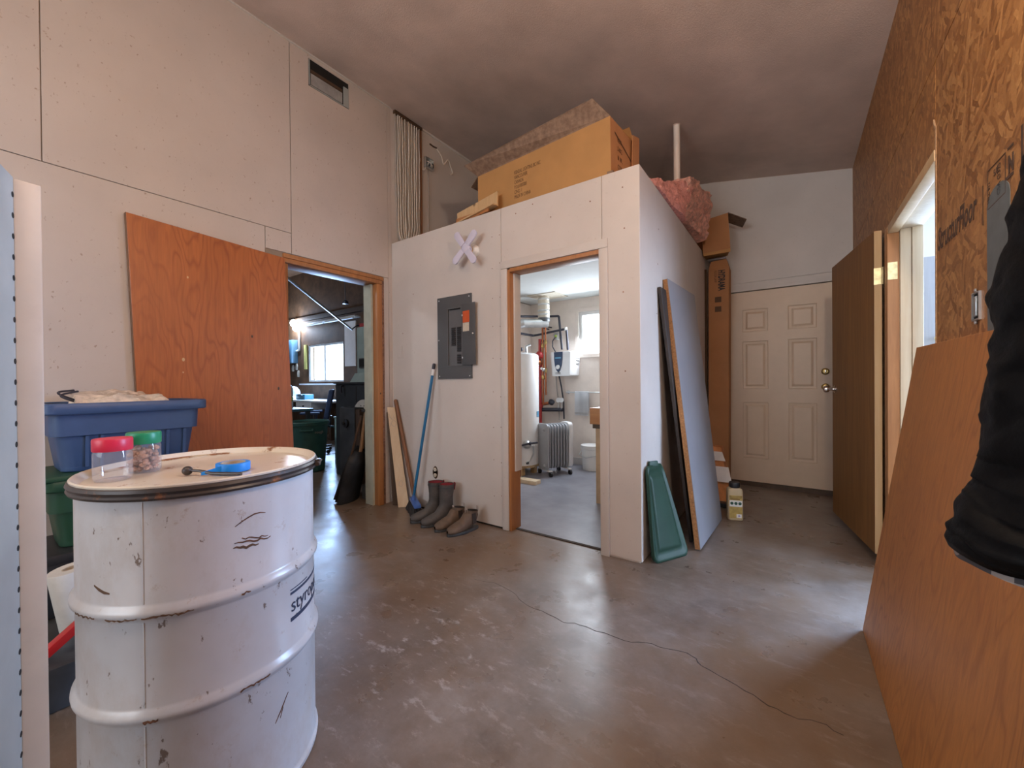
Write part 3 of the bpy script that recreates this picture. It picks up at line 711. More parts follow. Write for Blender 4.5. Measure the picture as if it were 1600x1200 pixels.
# print on the side
def wrap(a0, z0, sx):
    def f(p):
        an = a0+math.degrees(p.x*sx/.2786); q = cylp(an, z0+p.y, .2790+p.z); return q
    return f
text('printed_word', 'styropor', .058, (0, 0, 0), (0, 1, 0), (0, 0, 1), 'navy_ink', dr, warp=wrap(23.4, .480, .92))
def bar(a0, a1, z, h):
    b = MB(); b.loft([[cylp(an, z+h, .2790), cylp(an, z-h, .2790), cylp(an, z-h, .277), cylp(an, z+h, .277)] for an in [a0+(a1-a0)*i/16 for i in range(17)]]); b.build('printed_bar', 'navy_ink', dr, smooth=False)
bar(23.2, 66, .534, .0035); bar(23.2, 40, .5445, .0012); bar(23.2, 66, .459, .0055)
# rust along the rim
b = MB(); rings = []
for i in range(40):
    an = 150+i*2.0; wv = .020+.018*noise.noise(V((i*.35, 2, 0)))
    rings.append([cylp(an, .8905, .270-wv), cylp(an, .8925, .272), cylp(an, .889, .272), cylp(an, .887, .270-wv)])
b.loft(rings); b.build('rust_patch', 'rim_rust', dr)

# jars on the drum
def jar(name, label, x, y, r, h, caph, cap, fill=None):
    t = thing(name, label, 'jar', (x, y, .8905))
    z = .8905
    MB().lathe([(r*.5, z+.003), (r*.9, z), (r, z+.008), (r, z+h-.018), (r*.93, z+h-.006), (r*.93, z+h)], (x, y, 0), 32, caps=False).build('jar_body', 'clear', t)
    MB().lathe([(r*.5, z+.004), (r*.88, z+.003)], (x, y, 0), 32).build('jar_base', 'clear', t)
    MB().lathe([(r*1.0, z+h-.010), (r*1.03, z+h-.008), (r*1.03, z+h-.008+caph-.004), (r*.99, z+h-.008+caph), (0.001, z+h-.008+caph)], (x, y, 0), 32).build('jar_lid', cap, t)
    return t
jar('plastic_jar', 'clear empty plastic jar with a red lid', 1.690, -2.222, .0385, .088, .030, 'red_lid')
t = jar('plastic_jar', 'clear jar of brown nuts under a green lid', 1.627, -2.147, .0375, .092, .030, 'green_cap')
b = MB()
random.seed(5)
for i in range(110):
    a, rr, z = random.uniform(0, 2*PI), .030*math.sqrt(random.random()), .900+random.random()*.062
    b.sphere((1.627+rr*math.cos(a), -2.147+rr*math.sin(a), z), .0085, (random.uniform(.7, 1.1), random.uniform(.7, 1.1), .75), 7, 5)
o = b.build('nuts', 'nuts', t); o['kind'] = 'stuff'
# roll of blue tape and rod with ball
t = thing('tape_roll', 'roll of bright blue masking tape with a loose end, lying on the drum lid', 'tape', (1.842, -2.000, .891))
cT = V((1.838, -2.000, 0))
MB().lathe([(.030, .8925), (.041, .8925), (.0415, .894), (.0415, .914), (.041, .9155), (.030, .9155), (.030, .8925)], cT, 40, caps=False).build('tape', 'tape_blue', t)
MB().lathe([(.0275, .892), (.030, .892), (.030, .916), (.0275, .916), (.0275, .892)], cT, 40, caps=False).build('core', 'tape_core', t)
q = V((-.50, -.86, 0)); pv = V((.86, -.5, 0))
s0 = cT+pv*.035+q*.018
MB().slab(s0+V((0, 0, .893)), s0+q*.048+pv*.004+V((0, 0, .893)), s0+q*.048+pv*.004+V((0, 0, .9005)), s0+V((0, 0, .914)), .001).build('loose_end', 'tape_blue', t)
t = thing('ball_lever', 'dark lever rod with a ball end lying before the blue tape', 'lever', (1.80, -2.09, .891))
MB().sphere((1.795, -2.094, .9035), .0125, u=20, v=12).build('ball', 'ring', t)
MB().tube([(1.80, -2.09, .904), (1.825, -2.075, .903), (1.855, -2.058, .8965), (1.89, -2.036, .8955), (1.925, -2.012, .8955)], [.0035, .004, .0045, .005, .0045], 10).build('rod', 'ring', t)

# blue tote on green tote
def tote(name, label, mat, x0, x1, y0, y1, z0, z1, group=None):
    t = thing(name, label, 'storage tote', ((x0+x1)/2, (y0+y1)/2, z0))
    def ring(xi, z, n=6, rad=.05):
        a0, a1, b0, b1 = x0+xi, x1-xi, y0+xi, y1-xi; pts = []
        for cx, cy, st in ((a1-rad, b1-rad, 0), (a0+rad, b1-rad, 1), (a0+rad, b0+rad, 2), (a1-rad, b0+rad, 3)):
            for k in range(n+1):
                an = PI/2*(st+k/n); pts.append((cx+rad*math.cos(an), cy+rad*math.sin(an), z))
        return pts
    h = z1-z0
    MB().loft([ring(.075, z0), ring(.07, z0+.006), ring(.05, z0+h*.52), ring(.034, z0+h*.53), ring(.030, z0+h*.82), ring(.030, z1-.045), ring(.034, z1-.046), ring(.05, z1-.05), ring(.07, z0+.02)], caps=False).build('tub', mat, t)
    MB().loft([ring(.028, z1-.052), ring(.004, z1-.05), ring(.0, z1-.044), ring(.0, z1-.006), ring(.004, z1), ring(.03, z1), ring(.034, z1-.004), ring(.034, z1-.04)], caps=False).build('rim', mat, t)
    MB().loft([ring(.068, z0+.02), ring(.068, z0+.024)]).build('bottom', mat, t)
    for yy in (y0+.15, y0+.20, y1-.17, y1-.10): MB().hexa([(x1-.062, yy-.006, z0+.02), (x1-.058, yy-.006, z0+.02), (x1-.058, yy+.006, z0+.02), (x1-.062, yy+.006, z0+.02), (x1-.05, yy-.006, z0+h*.52), (x1-.040, yy-.006, z0+h*.52), (x1-.040, yy+.006, z0+h*.52), (x1-.05, yy+.006, z0+h*.52)]).build('rib', mat, t)
    return t
tote('storage_tote', 'blue storage tote topped with a crumpled bag, upper of the stack', 'blue_tote', .07, .475, -2.245, -1.628, .735, 1.057)
g = tote('storage_tote', 'dark green storage tote underneath the blue one', 'green_tote', .07, .465, -2.25, -1.64, .385, .71)
MB().box(.065, .47, -2.255, -1.635, .708, .733).bevel(.01).build('lid', 'green_tote', g)
MB().box(.08, .46, -2.24, -1.66, 0, .385).box(.07, .47, -2.25, -1.65, .34, .383).bevel(.012).build('storage_tote', 'black_plastic')
tag(bpy.data.objects['storage_tote.002'], 'black storage tote on the floor at the bottom of the stack', 'storage tote')
b = MB(); b.hexa([(.12, -2.13, 1.022), (.42, -2.15, 1.022), (.42, -1.76, 1.022), (.10, -1.78, 1.022), (.16, -2.09, 1.098), (.34, -2.12, 1.085), (.34, -1.80, 1.092), (.15, -1.83, 1.102)]).subdiv(16).jitter(.022, 9, 2).jitter(.012, 22, 5).jitter(.006, 55, 3)
for v in b.bm.verts: v.co.z = max(v.co.z, 1.02)
o = b.build('plastic_bag', 'bag', angle=.35); tag(o, 'crumpled beige plastic bag lying in the open blue tote', 'bag')
tag(MB().wire([(.30, -2.10, 1.06), (.30, -2.155, 1.09), (.27, -2.165, 1.108), (.22, -2.11, 1.115)], .005, 7).wire([(.31, -2.09, 1.05), (.32, -2.145, 1.075), (.30, -2.16, 1.095), (.25, -2.10, 1.11)], .005, 7).build('cord_loop', 'dark_pipe'), 'black cord loop beside the crumpled bag in the tote', 'cord')
# white roll, crate and red tool between the post and the drum
cR = V((.80, -2.165, 0))
t = thing('paper_roll', 'white paper roll standing in the dark gap left of the drum', 'roll', (.80, -2.165, .17))
tl = Matrix.Translation((.80, -2.165, .17)) @ Matrix.Rotation(.14, 4, 'X') @ Matrix.Translation((-.80, 2.165, -.17))
MB().lathe([(.022, .17), (.062, .17), (.064, .174), (.064, .412), (.062, .416), (.022, .416), (.022, .17)], cR, 32, caps=False).build('roll', 'roll_white', t, xf=tl)
MB().lathe([(.018, .168), (.022, .168), (.022, .417), (.018, .417), (.018, .168)], cR, 24, caps=False).build('core', 'tape_core', t, xf=tl)
t = thing('dark_box', 'low dark box on the floor under the white paper roll', 'box', (.85, -2.2, 0))
b = MB(); x0, x1, y0, y1 = .62, 1.08, -2.46, -2.02
b.loft([[(x0+.03, y0+.03, 0), (x1-.03, y0+.03, 0), (x1-.03, y1-.03, 0), (x0+.03, y1-.03, 0)], [(x0, y0, .17), (x1, y0, .17), (x1, y1, .17), (x0, y1, .17)]]).bevel(.015)
b.build('box_body', 'black_dusty', t)
t = thing('red_pry_bar', 'red tool lying slanted on the dark box behind the drum', 'tool', (.95, -2.2, .18))
MB().obox((1.0, -2.235, .235), V((.004, .05, .042)), V((.020, 0, 0)), V((0, -.009, .011))).bevel(.004).build('handle', 'red_plastic', t)
MB().obox((1.0, -2.165, .278), V((.002, .03, .004)), V((.012, 0, 0)), V((0, 0, .006))).bevel(.003).build('tip', 'red_plastic', t)
tag(MB().sphere((.93, -2.17, .215), .045, (1, 1.1, .5)).jitter(.01, 25).build('rag', 'grey_bag'), 'pale rag bundled on the dark box by the drum', 'rag')
tag(MB().box(.60, .66, -2.285, -2.245, .17, .32).bevel(.006).build('spirit_level', 'yellow'), 'yellow tool end showing left of the white paper roll', 'tool')

# perforated shelf upright in the near foreground
t = thing('shelf_upright', 'cream perforated steel shelf upright standing in the left foreground', 'shelf', (1.985, -2.39, 0))
P0 = V((1.972, -2.3965, 0)); dw = V((-.10, .995, 0)).normalized(); dn = V((.995, .10, 0))
Ht = 1.525
MB().hexa([P0, P0+dw*.0345, P0+dw*.0345-dn*.03, P0-dn*.03] + [p+V((0, 0, Ht)) for p in (P0, P0+dw*.0345, P0+dw*.0345-dn*.03, P0-dn*.03)]).bevel(.003).build('post', 'cream_metal', t)
sd = V((.953, -.300, 0)).normalized(); sn = V((.300, .953, 0)).normalized()
MB().hexa([P0, P0-sn*.012, P0-sn*.012+sd*.32, P0+sd*.32] + [p+V((0, 0, Ht+.001)) for p in (P0, P0-sn*.012, P0-sn*.012+sd*.32, P0+sd*.32)]).build('side_panel', 'grey_panel_metal', t)
hb = MB(); z = .03
while z < Ht-.02:
    hb = MB(); hb.cyl(P0+sd*.0045+sn*.0006+V((0, 0, z)), P0+sd*.0045-sn*.001+V((0, 0, z)), .0052, n=10); hb.build('slot_hole', 'hole', t, smooth=False)
    z += .0385

# ================================================================== CENTRE: front wall of the cubicle
t = thing('breaker_panel', 'grey breaker panel with its door open on the white wall', 'electrical panel', (.815, -.01, 1.17))
px0, px1, pz0, pz1 = .625, 1.010, 1.169, 1.864
cx0, cx1, cz0, cz1 = .752, .905, 1.282, 1.757
b = MB(); b.box(px0, cx0, -.014, 0, pz0, pz1).box(cx1, px1, -.014, 0, pz0, pz1).box(cx0, cx1, -.014, 0, pz0, cz0).box(cx0, cx1, -.014, 0, cz1, pz1).build('cover', 'panel_grey', t, smooth=False)
b = MB(); r_ = .006
b.box(cx0-r_, cx0, -.017, -.014, cz0-r_, cz1+r_).box(cx1, cx1+r_, -.017, -.014, cz0-r_, cz1+r_).box(cx0, cx1, -.017, -.014, cz0-r_, cz0).box(cx0, cx1, -.017, -.014, cz1, cz1+r_).build('recess_rim', 'panel_grey_light', t)
MB().box(cx0, cx1, -.004, -.001, cz0, cz1).build('dead_front', 'panel_grey_light', t)
for i in range(9): MB().box(.786, .832, -.012, -.003, 1.447+i*.0172, 1.447+i*.0172+.0145).bevel(.0015, 1).build('breaker', 'black_plastic', t)
for i in range(12): MB().box(.850, .896, -.012, -.003, 1.395+i*.0172, 1.395+i*.0172+.0145).bevel(.0015, 1).build('breaker', 'black_plastic', t)
for i in range(4): MB().box(.850, .896, -.012, -.003, 1.296+i*.0195, 1.296+i*.0195+.016).bevel(.0015, 1).build('breaker', 'black_plastic', t)
MB().box(.770, .885, -.016, -.006, 1.748, 1.758).build('latch_slot', 'hole', t)
dd = MB().hexa([(.912, -.018, 1.279), (1.072, -.036, 1.279), (1.072, -.030, 1.279), (.912, -.012, 1.279), (.912, -.018, 1.782), (1.072, -.036, 1.782), (1.072, -.030, 1.782), (.912, -.012, 1.782)]).bevel(.002).build('panel_door', 'panel_grey', t)
def ondoor(x, z, e): return V((x, -.018-(x-.912)*.1125-e, z))
def sticker(x0, x1, z0, z1, mat, nm): MB().slab(ondoor(x0, z0, .0006), ondoor(x1, z0, .0006), ondoor(x1, z1, .0006), ondoor(x0, z1, .0006), .0008).build(nm, mat, dd, smooth=False)
sticker(.925, 1.005, 1.628, 1.722, 'orange_label', 'orange_label'); sticker(.925, 1.000, 1.555, 1.626, 'paper', 'paper_label')
for z in (1.69, 1.34): MB().sphere(ondoor(.918, z, .002), .007, (.8, .5, 1.4), 10, 6).build('hinge_pin', 'screw', dd)
MB().sphere(ondoor(1.045, 1.53, .004), .008, (1, .6, 1), 10, 6).build('latch', 'screw', dd)
for x, z in ((.645, 1.84), (.99, 1.84), (.645, 1.19), (.99, 1.19), (.64, 1.50)): MB().sphere((x, -.0145, z), .006, (1, .4, 1), 10, 6).build('screw', 'screw', t)

# four-blade folding lamp
t = thing('blade_lamp', 'lavender-white four-blade folding lamp screwed into a wall socket', 'lamp', (1.03, -.10, 2.2))
lc = V((1.036, -.105, 2.198))
MB().lathe([(.0, .006), (.030, .006), (.040, .0), (.042, -.012), (.036, -.03), (.026, -.05), (.022, -.062)], lc, 26, (0, -1, 0)).build('hub', 'lamp_white', t)
MB().lathe([(.024, 0), (.024, .036)], lc+V((0, .058, 0)), 20, (0, 1, 0)).build('screw_base', 'brass', t)
for tip in ((-.098, .135), (.112, .112), (-.125, -.103), (.104, -.130)):
    tv = V((tip[0], 0, tip[1])); L_ = tv.length; tv.normalize(); sv = V((-tv.z, 0, tv.x))
    pts = []
    for k in range(9): an = -PI/2+PI*k/8; pts.append((L_-.03+.030*math.cos(an), .030*math.sin(an)))
    poly = [(.032, -.026)] + pts + [(.032, .026)]
    MB().prism(poly, lc+V((0, .004, 0)), tv, sv, V((0, -.014, 0))).bevel(.004).build('blade', 'lamp_white', t)
t = thing('lamp_socket', 'round white porcelain socket on the wall behind the blade lamp', 'lamp socket', (1.04, -.002, 2.2))
MB().lathe([(.052, 0), (.052, .012), (.040, .022), (.032, .03), (.030, .04), (.026, .04)], (1.042, 0, 2.196), 28, (0, -1, 0)).build('base', 'white_plastic', t)

# switch plate, outlet
t = thing('switch_plate', 'blank white switch plate at the left end of the front wall', 'wall plate', (.105, -.004, 1.43))
MB().box(.075, .145, -.006, 0, 1.37, 1.485).bevel(.003).build('plate', 'wall_clean', t)
for z in (1.39, 1.465): MB().cyl((.11, -.0072, z), (.11, -.004, z), .003, n=8).build('screw', 'screw', t)
t = thing('wall_outlet', 'bare duplex outlet without cover plate above the rubber boots', 'outlet', (.567, -.006, .346))
MB().lathe([(.032, 0), (.030, .004), (.024, .004), (.022, .0)], (0, 0, 0), 24, (0, -1, 0)).build('box_rim', 'dark_wood', t, xf=Matrix.Translation((.567, 0, .346)) @ Matrix.Diagonal((1, 1, 1.75, 1)))
for z in (.372, .322):
    r = MB().lathe([(.016, 0), (.016, .007), (.014, .008), (.0, .008)], (.567, 0, z), 20, (0, -1, 0)).build('receptacle', 'paper', t)
    for x in (.561, .573): MB().box(x-.0012, x+.0012, -.0088, -.007, z-.004, z+.005).build('slot', 'hole', r)

# broom
t = thing('push_broom', 'blue-handled broom with black bristles leaning on the white wall', 'broom', (.43, -.12, 0))
hb_ = V((.408, -.115, .115)); ht_ = V((.578, -.035, 1.20))
MB().cyl(hb_, ht_, .0125, n=14).build('handle', 'blue_handle', t)
q = ht_+(ht_-hb_).normalized()*.055
MB().cyl(ht_, q, .0122, n=14).build('white_band', 'white_plastic', t)
MB().lathe([(.013, 0), (.0145, .005), (.0145, .04), (.010, .05), (.0, .051)], q, 14, (ht_-hb_).normalized()).build('grip_cap', 'dark_pipe', t)
hd = V((.14, -.085, -.005)); sdv = V((.085, .14, 0)).normalized()
hc = V((.442, -.125, .092))
MB().obox(hc, hd*.78, sdv*.030, V((0, 0, .016))).bevel(.010).build('bracket', 'blue_bracket', t)
MB().cyl(hc+V((-.03, .01, .005)), hb_+(ht_-hb_)*.03, .02, .015, 14).build('ferrule', 'blue_bracket', t)
b = MB(); N = 26
for i in range(N):
    for j in range(5):
        f, g = (i+.5)/N*2-1, (j-2)/2
        p0 = hc+hd*.76*f+sdv*.024*g+V((0, 0, -.012)); p1 = hc+hd*1.0*f+sdv*.05*g+V((random.uniform(-.004, .004), random.uniform(-.004, .004), 0)); p1.z = .002
        b.cyl(p0, p1, .0055, .007, 5)
o = b.build('bristles', 'bristle', t, smooth=False); o['kind'] = 'stuff'

# boards in the corner
tag(MB().slab((.205, -.118, .003), (.272, -.048, .003), (.052, -.020, .905), (.008, -.078, .91), .016).bevel(.002, 1).build('white_board', 'white_pine'), 'pale board with pencil scribbles leaning in the corner beside the broom', 'board')
wbd = bpy.data.objects['white_board']
def onb(u, v): # u across 0..1, v up 0..1
    a, b_, c, d_ = V((.205, -.118, .003)), V((.272, -.048, .003)), V((.052, -.020, .905)), V((.008, -.078, .91)); return a.lerp(b_, u).lerp(d_.lerp(c, u), v)
nb = (V((.272, -.048, .003))-V((.205, -.118, .003))).cross(V((.008, -.078, .91))-V((.205, -.118, .003))).normalized()*.0016
for pts in ([(.1, .80), (.5, .86), (.9, .84), (.6, .80), (.2, .83)], [(.15, .90), (.5, .87), (.85, .90)], [(.1, .93), (.45, .88), (.8, .93)], [(.35, .24), (.6, .26), (.7, .23), (.55, .20), (.35, .21), (.35, .24)]):
    MB().wire([onb(*p)+nb for p in pts], .0013, 5).build('pencil_mark', 'cable_grey', wbd)
tag(MB().tube([(.355, -.040, .02), (.21, -.030, .49), (.060, -.019, .965)], [.016, .017, .018], 12).sphere((.060, -.019, .965), .018).build('wooden_stick', 'stick'), 'reddish brown round stick leaning behind the pale board', 'stick')
tag(MB().slab((.105, -.100, .002), (.155, -.060, .002), (.022, -.050, .86), (.004, -.085, .86), .018).bevel(.002).build('dark_plank', 'dark_wood'), 'dark narrow plank leaning against the doorway trim', 'plank')

# boots
def boot(name, label, heel, toe, h, L_, mat, kind, group):
    heel, toe = V((*heel, 0)), V((*toe, 0)); ang = math.atan2(toe.y-heel.y, toe.x-heel.x)
    xf = Matrix.Translation(heel) @ Matrix.Rotation(ang, 4, 'Z')
    t = thing(name, label, 'boot', heel, group)
    def ell(c, up, hw, hh, n=18):
        c, up = V(c), V(up).normalized(); sdv = V((0, 1, 0))
        r = []
        for k in range(n):
            a = 2*PI*k/n; p = c+sdv*hw*math.cos(a)+up*hh*math.sin(a); p.z = max(p.z, .016); r.append(p)
        return r
    s = L_/.29
    rings = [ell((.288*s, 0, .034), (0, 0, 1), .010, .012), ell((.276*s, 0, .038), (0, 0, 1), .030, .026), ell((.245*s, 0, .040), (.1, 0, 1), .046, .034), ell((.20*s, 0, .046), (.2, 0, 1), .050, .042),
             ell((.15*s, 0, .055), (.35, 0, 1), .045, .050), ell((.115*s, 0, .070), (.8, 0, 1), .041, .062), ell((.085*s, 0, .095), (1, 0, .75), .041, .070), ell((.068*s, 0, .125), (1, 0, .3), .042, .064)]
    if kind == 'tall':
        for z, hw, hh in ((.17, .046, .056), (.22, .052, .058), (.27, .055, .060), (h, .057, .063)): rings.append(ell((.062*s+random.uniform(-.004, .004), 0, z), (1, 0, .03), hw, hh))
        in_ = [(h-.004, .052, .058), (h-.06, .050, .056)]
    else:
        rings.append(ell((.062*s, 0, h-.02), (1, 0, .12), .040, .052)); rings.append(ell((.060*s, 0, h), (1, 0, .2), .041, .055)); in_ = [(h-.003, .037, .050), (h-.05, .034, .046)]
    MB().loft(rings, caps=False).jitter(.003, 16, heel.x).build('upper', mat, t, xf=xf, angle=1.2)
    MB().loft([ell((.06*s, 0, z), (1, 0, .1 if kind != 'tall' else .03), hw, hh) for z, hw, hh in in_], caps=False).loft([ell((.06*s, 0, in_[1][0]), (1, 0, 0), in_[1][1], in_[1][2])]*1+[ell((.06*s, 0, in_[1][0]-.002), (1, 0, 0), in_[1][1], in_[1][2])]).build('lining', 'red_lining' if kind == 'tall' else 'dark_board', t, xf=xf)
    # sole: outline prism with heel block
    pl = []
    for k in range(28):
        a = 2*PI*k/28; x = .145*s+.146*s*math.cos(a); wdt = (.048 if math.cos(a) > -.2 else .040)*(1-.12*math.cos(a)**6); pl.append((x, wdt*math.sin(a)))
    MB().prism(pl, (0, 0, 0), (1, 0, 0), (0, 1, 0), (0, 0, .021)).bevel(.004).build('sole', 'black_dusty', t, xf=xf)
    if kind != 'tall':
        for x in (.112*s, .006*s): MB().slab((x, -.012, h-.015), (x, .012, h-.015), (x+.003, .012, h+.022), (x+.003, -.012, h+.022), .003).build('pull_tab', 'pull_tab', t, xf=xf)
        MB().obox((.07*s, .0425, h-.055), V((.018, 0, .0)), V((0, .001, 0)), V((.004, 0, .04))).build('elastic_gore', 'dark_board', t, xf=xf); MB().obox((.07*s, -.0425, h-.055), V((.018, 0, .0)), V((0, .001, 0)), V((.004, 0, .04))).build('elastic_gore', 'dark_board', t, xf=xf)
    else:
        MB().slab((-.004, -.014, h-.055), (-.004, .014, h-.055), (-.012, .016, h+.002), (-.012, -.016, h+.002), .004).build('red_tab', 'red_lining', t, xf=xf)
        MB().loft([ell((.062*s, 0, h-.03), (1, 0, .03), .0585, .0645), ell((.062*s, 0, h-.02), (1, 0, .03), .0585, .0645)], caps=False).build('top_band', 'black_dusty', t, xf=xf)
    return t
boot('rubber_boot', 'tall dusty rubber boot nearest the broom', (.735, -.085), (.655, -.245), .315, .27, 'rubber', 'tall', 'pair of tall rubber boots')
boot('rubber_boot', 'tall dusty rubber boot with red lining beside the short boots', (.862, -.085), (.785, -.285), .315, .28, 'rubber', 'tall', 'pair of tall rubber boots')
boot('short_boot', 'short brown pull-on boot between the tall boots and its mate', (.985, -.085), (.935, -.295), .150, .275, 'rubber_brown', 'short', 'pair of short brown boots')
boot('short_boot', 'short brown pull-on boot at the right end of the row', (1.125, -.085), (1.075, -.315), .152, .285, 'rubber_brown', 'short', 'pair of short brown boots')

# ================================================================== LOFT
# cable bundle
random.seed(11)
CB = thing  # alias keeps names short
for i in range(18):
    y0 = .050+i*.0168+random.uniform(-.004, .004); pts = []
    yb = .075+i*.011
    for k in range(13):
        f = k/12; z = 2.476+f*1.29; y0 += random.uniform(-.004, .004)
        y = y0 if f > .16 else y0+(yb-y0)*(1-f/.16)
        pts.append((.012+.008*(i % 2)+random.uniform(-.002, .002)+(.05*(1-f/.12)**2 if f < .12 else 0), y+.012*noise.noise(V((f*3, i*3.1, 0))), z))
    o = MB().wire(pts, .0048 if i % 3 else .0062, 6).build('electric_cable', 'cable' if i % 4 else 'cable_grey')
    tag(o, 'one of the white cables running up the wall above the cubicle', 'cable', 'white cables bundled up the loft wall')
tag(MB().box(0, .022, .362, .376, 2.474, 3.75).bevel(.003).build('wood_batten', 'stick'), 'thin brown wooden batten right of the white cable bundle', 'batten')
tag(MB().box(0, .03, .03, .38, 3.735, 3.765).bevel(.004).build('cable_tray', 'dark_wood'), 'dark slot strip at the top of the cable bundle', 'strip')
t = thing('junction_box', 'open metal junction box with loose wires on the loft wall', 'junction box', (.0, .475, 3.40))
b = MB(); b.box(0, .004, .42, .53, 3.385, 3.495).box(0, .035, .42, .424, 3.385, 3.495).box(0, .035, .526, .53, 3.385, 3.495).box(0, .035, .42, .53, 3.385, 3.389).box(0, .035, .42, .53, 3.491, 3.495).build('box', 'steel', t, smooth=False)
for i in range(5):
    MB().wire([(.01, .44+i*.018, 3.46), (.045, .45+i*.015, 3.44-.02*(i % 2)), (.03, .445+i*.02, 3.41)], .005, 6).build('wire', ['cable', 'dark_pipe', 'white_plastic'][i % 3], t)
MB().wire([(.02, .43, 3.39), (.03, .40, 3.34), (.012, .372, 3.36), (.012, .365, 3.45)], .005, 6).build('wire', 'cable', t)
tag(MB().wire([(.008, .47, 3.385), (.012, .475, 3.2), (.008, .47, 2.9), (.010, .475, 2.476)], .005, 6).build('electric_cable', 'cable_grey'), 'single grey cable dropping from the junction box', 'cable')
tag(MB().wire([(.008, .60, 3.66), (.02, .66, 3.60), (.012, .70, 3.54), (.03, .75, 3.60), (.015, .80, 3.56), (.012, .84, 3.50), (.02, .80, 3.46)], .007, 7).build('loose_wire', 'cable'), 'curled loose white wire hanging near the ceiling on the loft wall', 'wire')
tag(MB().wire([(.008, .50, 3.665), (.01, .55, 3.66), (.006, .60, 3.67)], .008, 7).build('wire_stub', 'dark_wood'), 'short dark wire stub above the junction box', 'wire')

# big carton
t = thing('long_carton', 'long open cardboard carton with printed address on top of the cubicle', 'carton', (1.6, .25, 2.474))
F0, F1 = V((1.005, .095, 2.476)), V((2.185, .028, 2.476)); dep_ = V((.028, .385, 0)); up_ = V((0, 0, .372)); upR = V((-.004, 0, .383))
def wallq(a, b, c, d, mat, nm, th=.006, par=None): return MB().slab(a, b, c, d, th).build(nm, mat, par or t, smooth=False)
fr = wallq(F0, F1, F1+upR, F0+up_, 'cardboard', 'front_side')
rs = wallq(F1, F1+dep_, F1+dep_+upR, F1+upR, 'cardboard_end', 'right_end')
wallq(F0+dep_, F0, F0+up_, F0+dep_+up_, 'cardboard', 'left_end')
wallq(F1+dep_, F0+dep_, F0+dep_+up_, F1+dep_+upR, 'cardboard', 'back_side')
wallq(F0+dep_, F1+dep_, F1, F0, 'cardboard', 'bottom')
wallq(F0+up_, F1+upR, V((2.075, -.012, 2.992)), V((.925, .010, 2.925)), 'cardboard_dark', 'front_flap', .005)
wallq(F1+dep_+upR, F0+dep_+up_, F0+dep_+up_+V((-.1, .06, .16)), F1+dep_+upR+V((-.05, .06, .16)), 'cardboard', 'back_flap', .005)
wallq(F1+upR+V((.001, .02, 0)), F1+dep_+upR-V((0, .06, 0)), F1+dep_+upR+V((-.13, -.09, .055)), F1+upR+V((-.13, .05, .06)), 'cardboard', 'right_flap', .005)
wallq(F1+dep_*.80+V((.012, 0, .10)), F1+dep_*1.12+V((.012, 0, .10)), F1+dep_*1.10+V((.02, 0, .425)), F1+dep_*.80+V((.02, 0, .395)), 'cardboard_end', 'torn_flap', .005)
wallq(F0+dep_+up_, F0+up_, F0+up_+V((-.10, .03, -.05)), F0+dep_+up_+V((-.10, -.02, -.05)), 'cardboard_dark', 'left_flap', .005)
X_ = (F1-F0).normalized()
rows = ['KENDAL LIGHTING BC INC', 'VANCOUVER', 'CANADA', 'P.O.#1005001', 'C/NO. 1', 'MADE IN CHINA']
for i, s_ in enumerate(rows):
    text('printed_line', s_, .040, F0+X_*(.385)+V((0, 0, .262-i*.0375)), X_, (0, 0, 1), 'ink', fr, sx=.52 if i else .50)
Y_ = dep_.normalized()
for i, (s_, o_) in enumerate((('R E M', .30), ('S 4 0 2', .24), ('N . W .', .18), ('C T N', .12))):
    text('printed_mark', s_, .045, F1+Y_*(.10)+V((.0005, 0, o_-.04)), Y_, (0, 0, 1), 'ink', rs, sx=.55)
MB().slab(F1+Y_*.06+V((.001, 0, .30)), F1+Y_*.33+V((.001, 0, .215)), F1+Y_*.33+V((.001, 0, .225)), F1+Y_*.06+V((.001, 0, .31)), .001).build('strap_mark', 'ink', rs)
MB().box(2.16, 2.20, .022, .05, 2.474, 2.50).jitter(.006, 30).build('crushed_corner', 'cardboard_dark', t)

# wood trim lengths in front of the carton
def corner_trim(label, a, b_, h, wdt, lift, grp):
    a, b_ = V(a), V(b_); d_ = (b_-a).normalized(); sdv = V((d_.y, -d_.x, 0)); L_ = (b_-a).length
    t = thing('corner_trim', label, 'wood trim', a, grp)
    up = V((0, 0, 1))
    poly = [(0, 0), (wdt, 0), (wdt, .012), (.014, .012), (.014, h), (0, h)]
    MB().prism(poly, a+up*lift, sdv, up, b_-a).bevel(.0015, 1).build('profile', 'pale_wood' if lift == 0 else 'jamb', t)
    return t
corner_trim('L-shaped wooden corner trim lying before the long carton', (.79, .085, 2.475), (1.275, .018, 2.505), .115, .06, .0, 'wooden trim lengths before the carton')
tag(MB().slab((.80, .046, 2.474), (1.20, -.018, 2.478), (1.20, -.018, 2.50), (.80, .046, 2.53), .012).build('trim_strip', 'jamb'), 'flat brown trim strip lying against the corner trim', 'wood trim')

# white vent pipe through the ceiling
t = thing('vent_pipe', 'white plastic pipe rising through the ceiling behind the pink insulation', 'pipe', (2.325, 1.2, 2.47))
MB().cyl((2.325, 1.2, 2.472), (2.325, 1.2, 3.36), .026, n=20).build('pipe', 'white_room', t)
MB().lathe([(.026, 0), (.031, .0), (.032, .006), (.026, .008)], (2.325, 1.2, 3.343), 20).build('collar', 'ceiling', t)

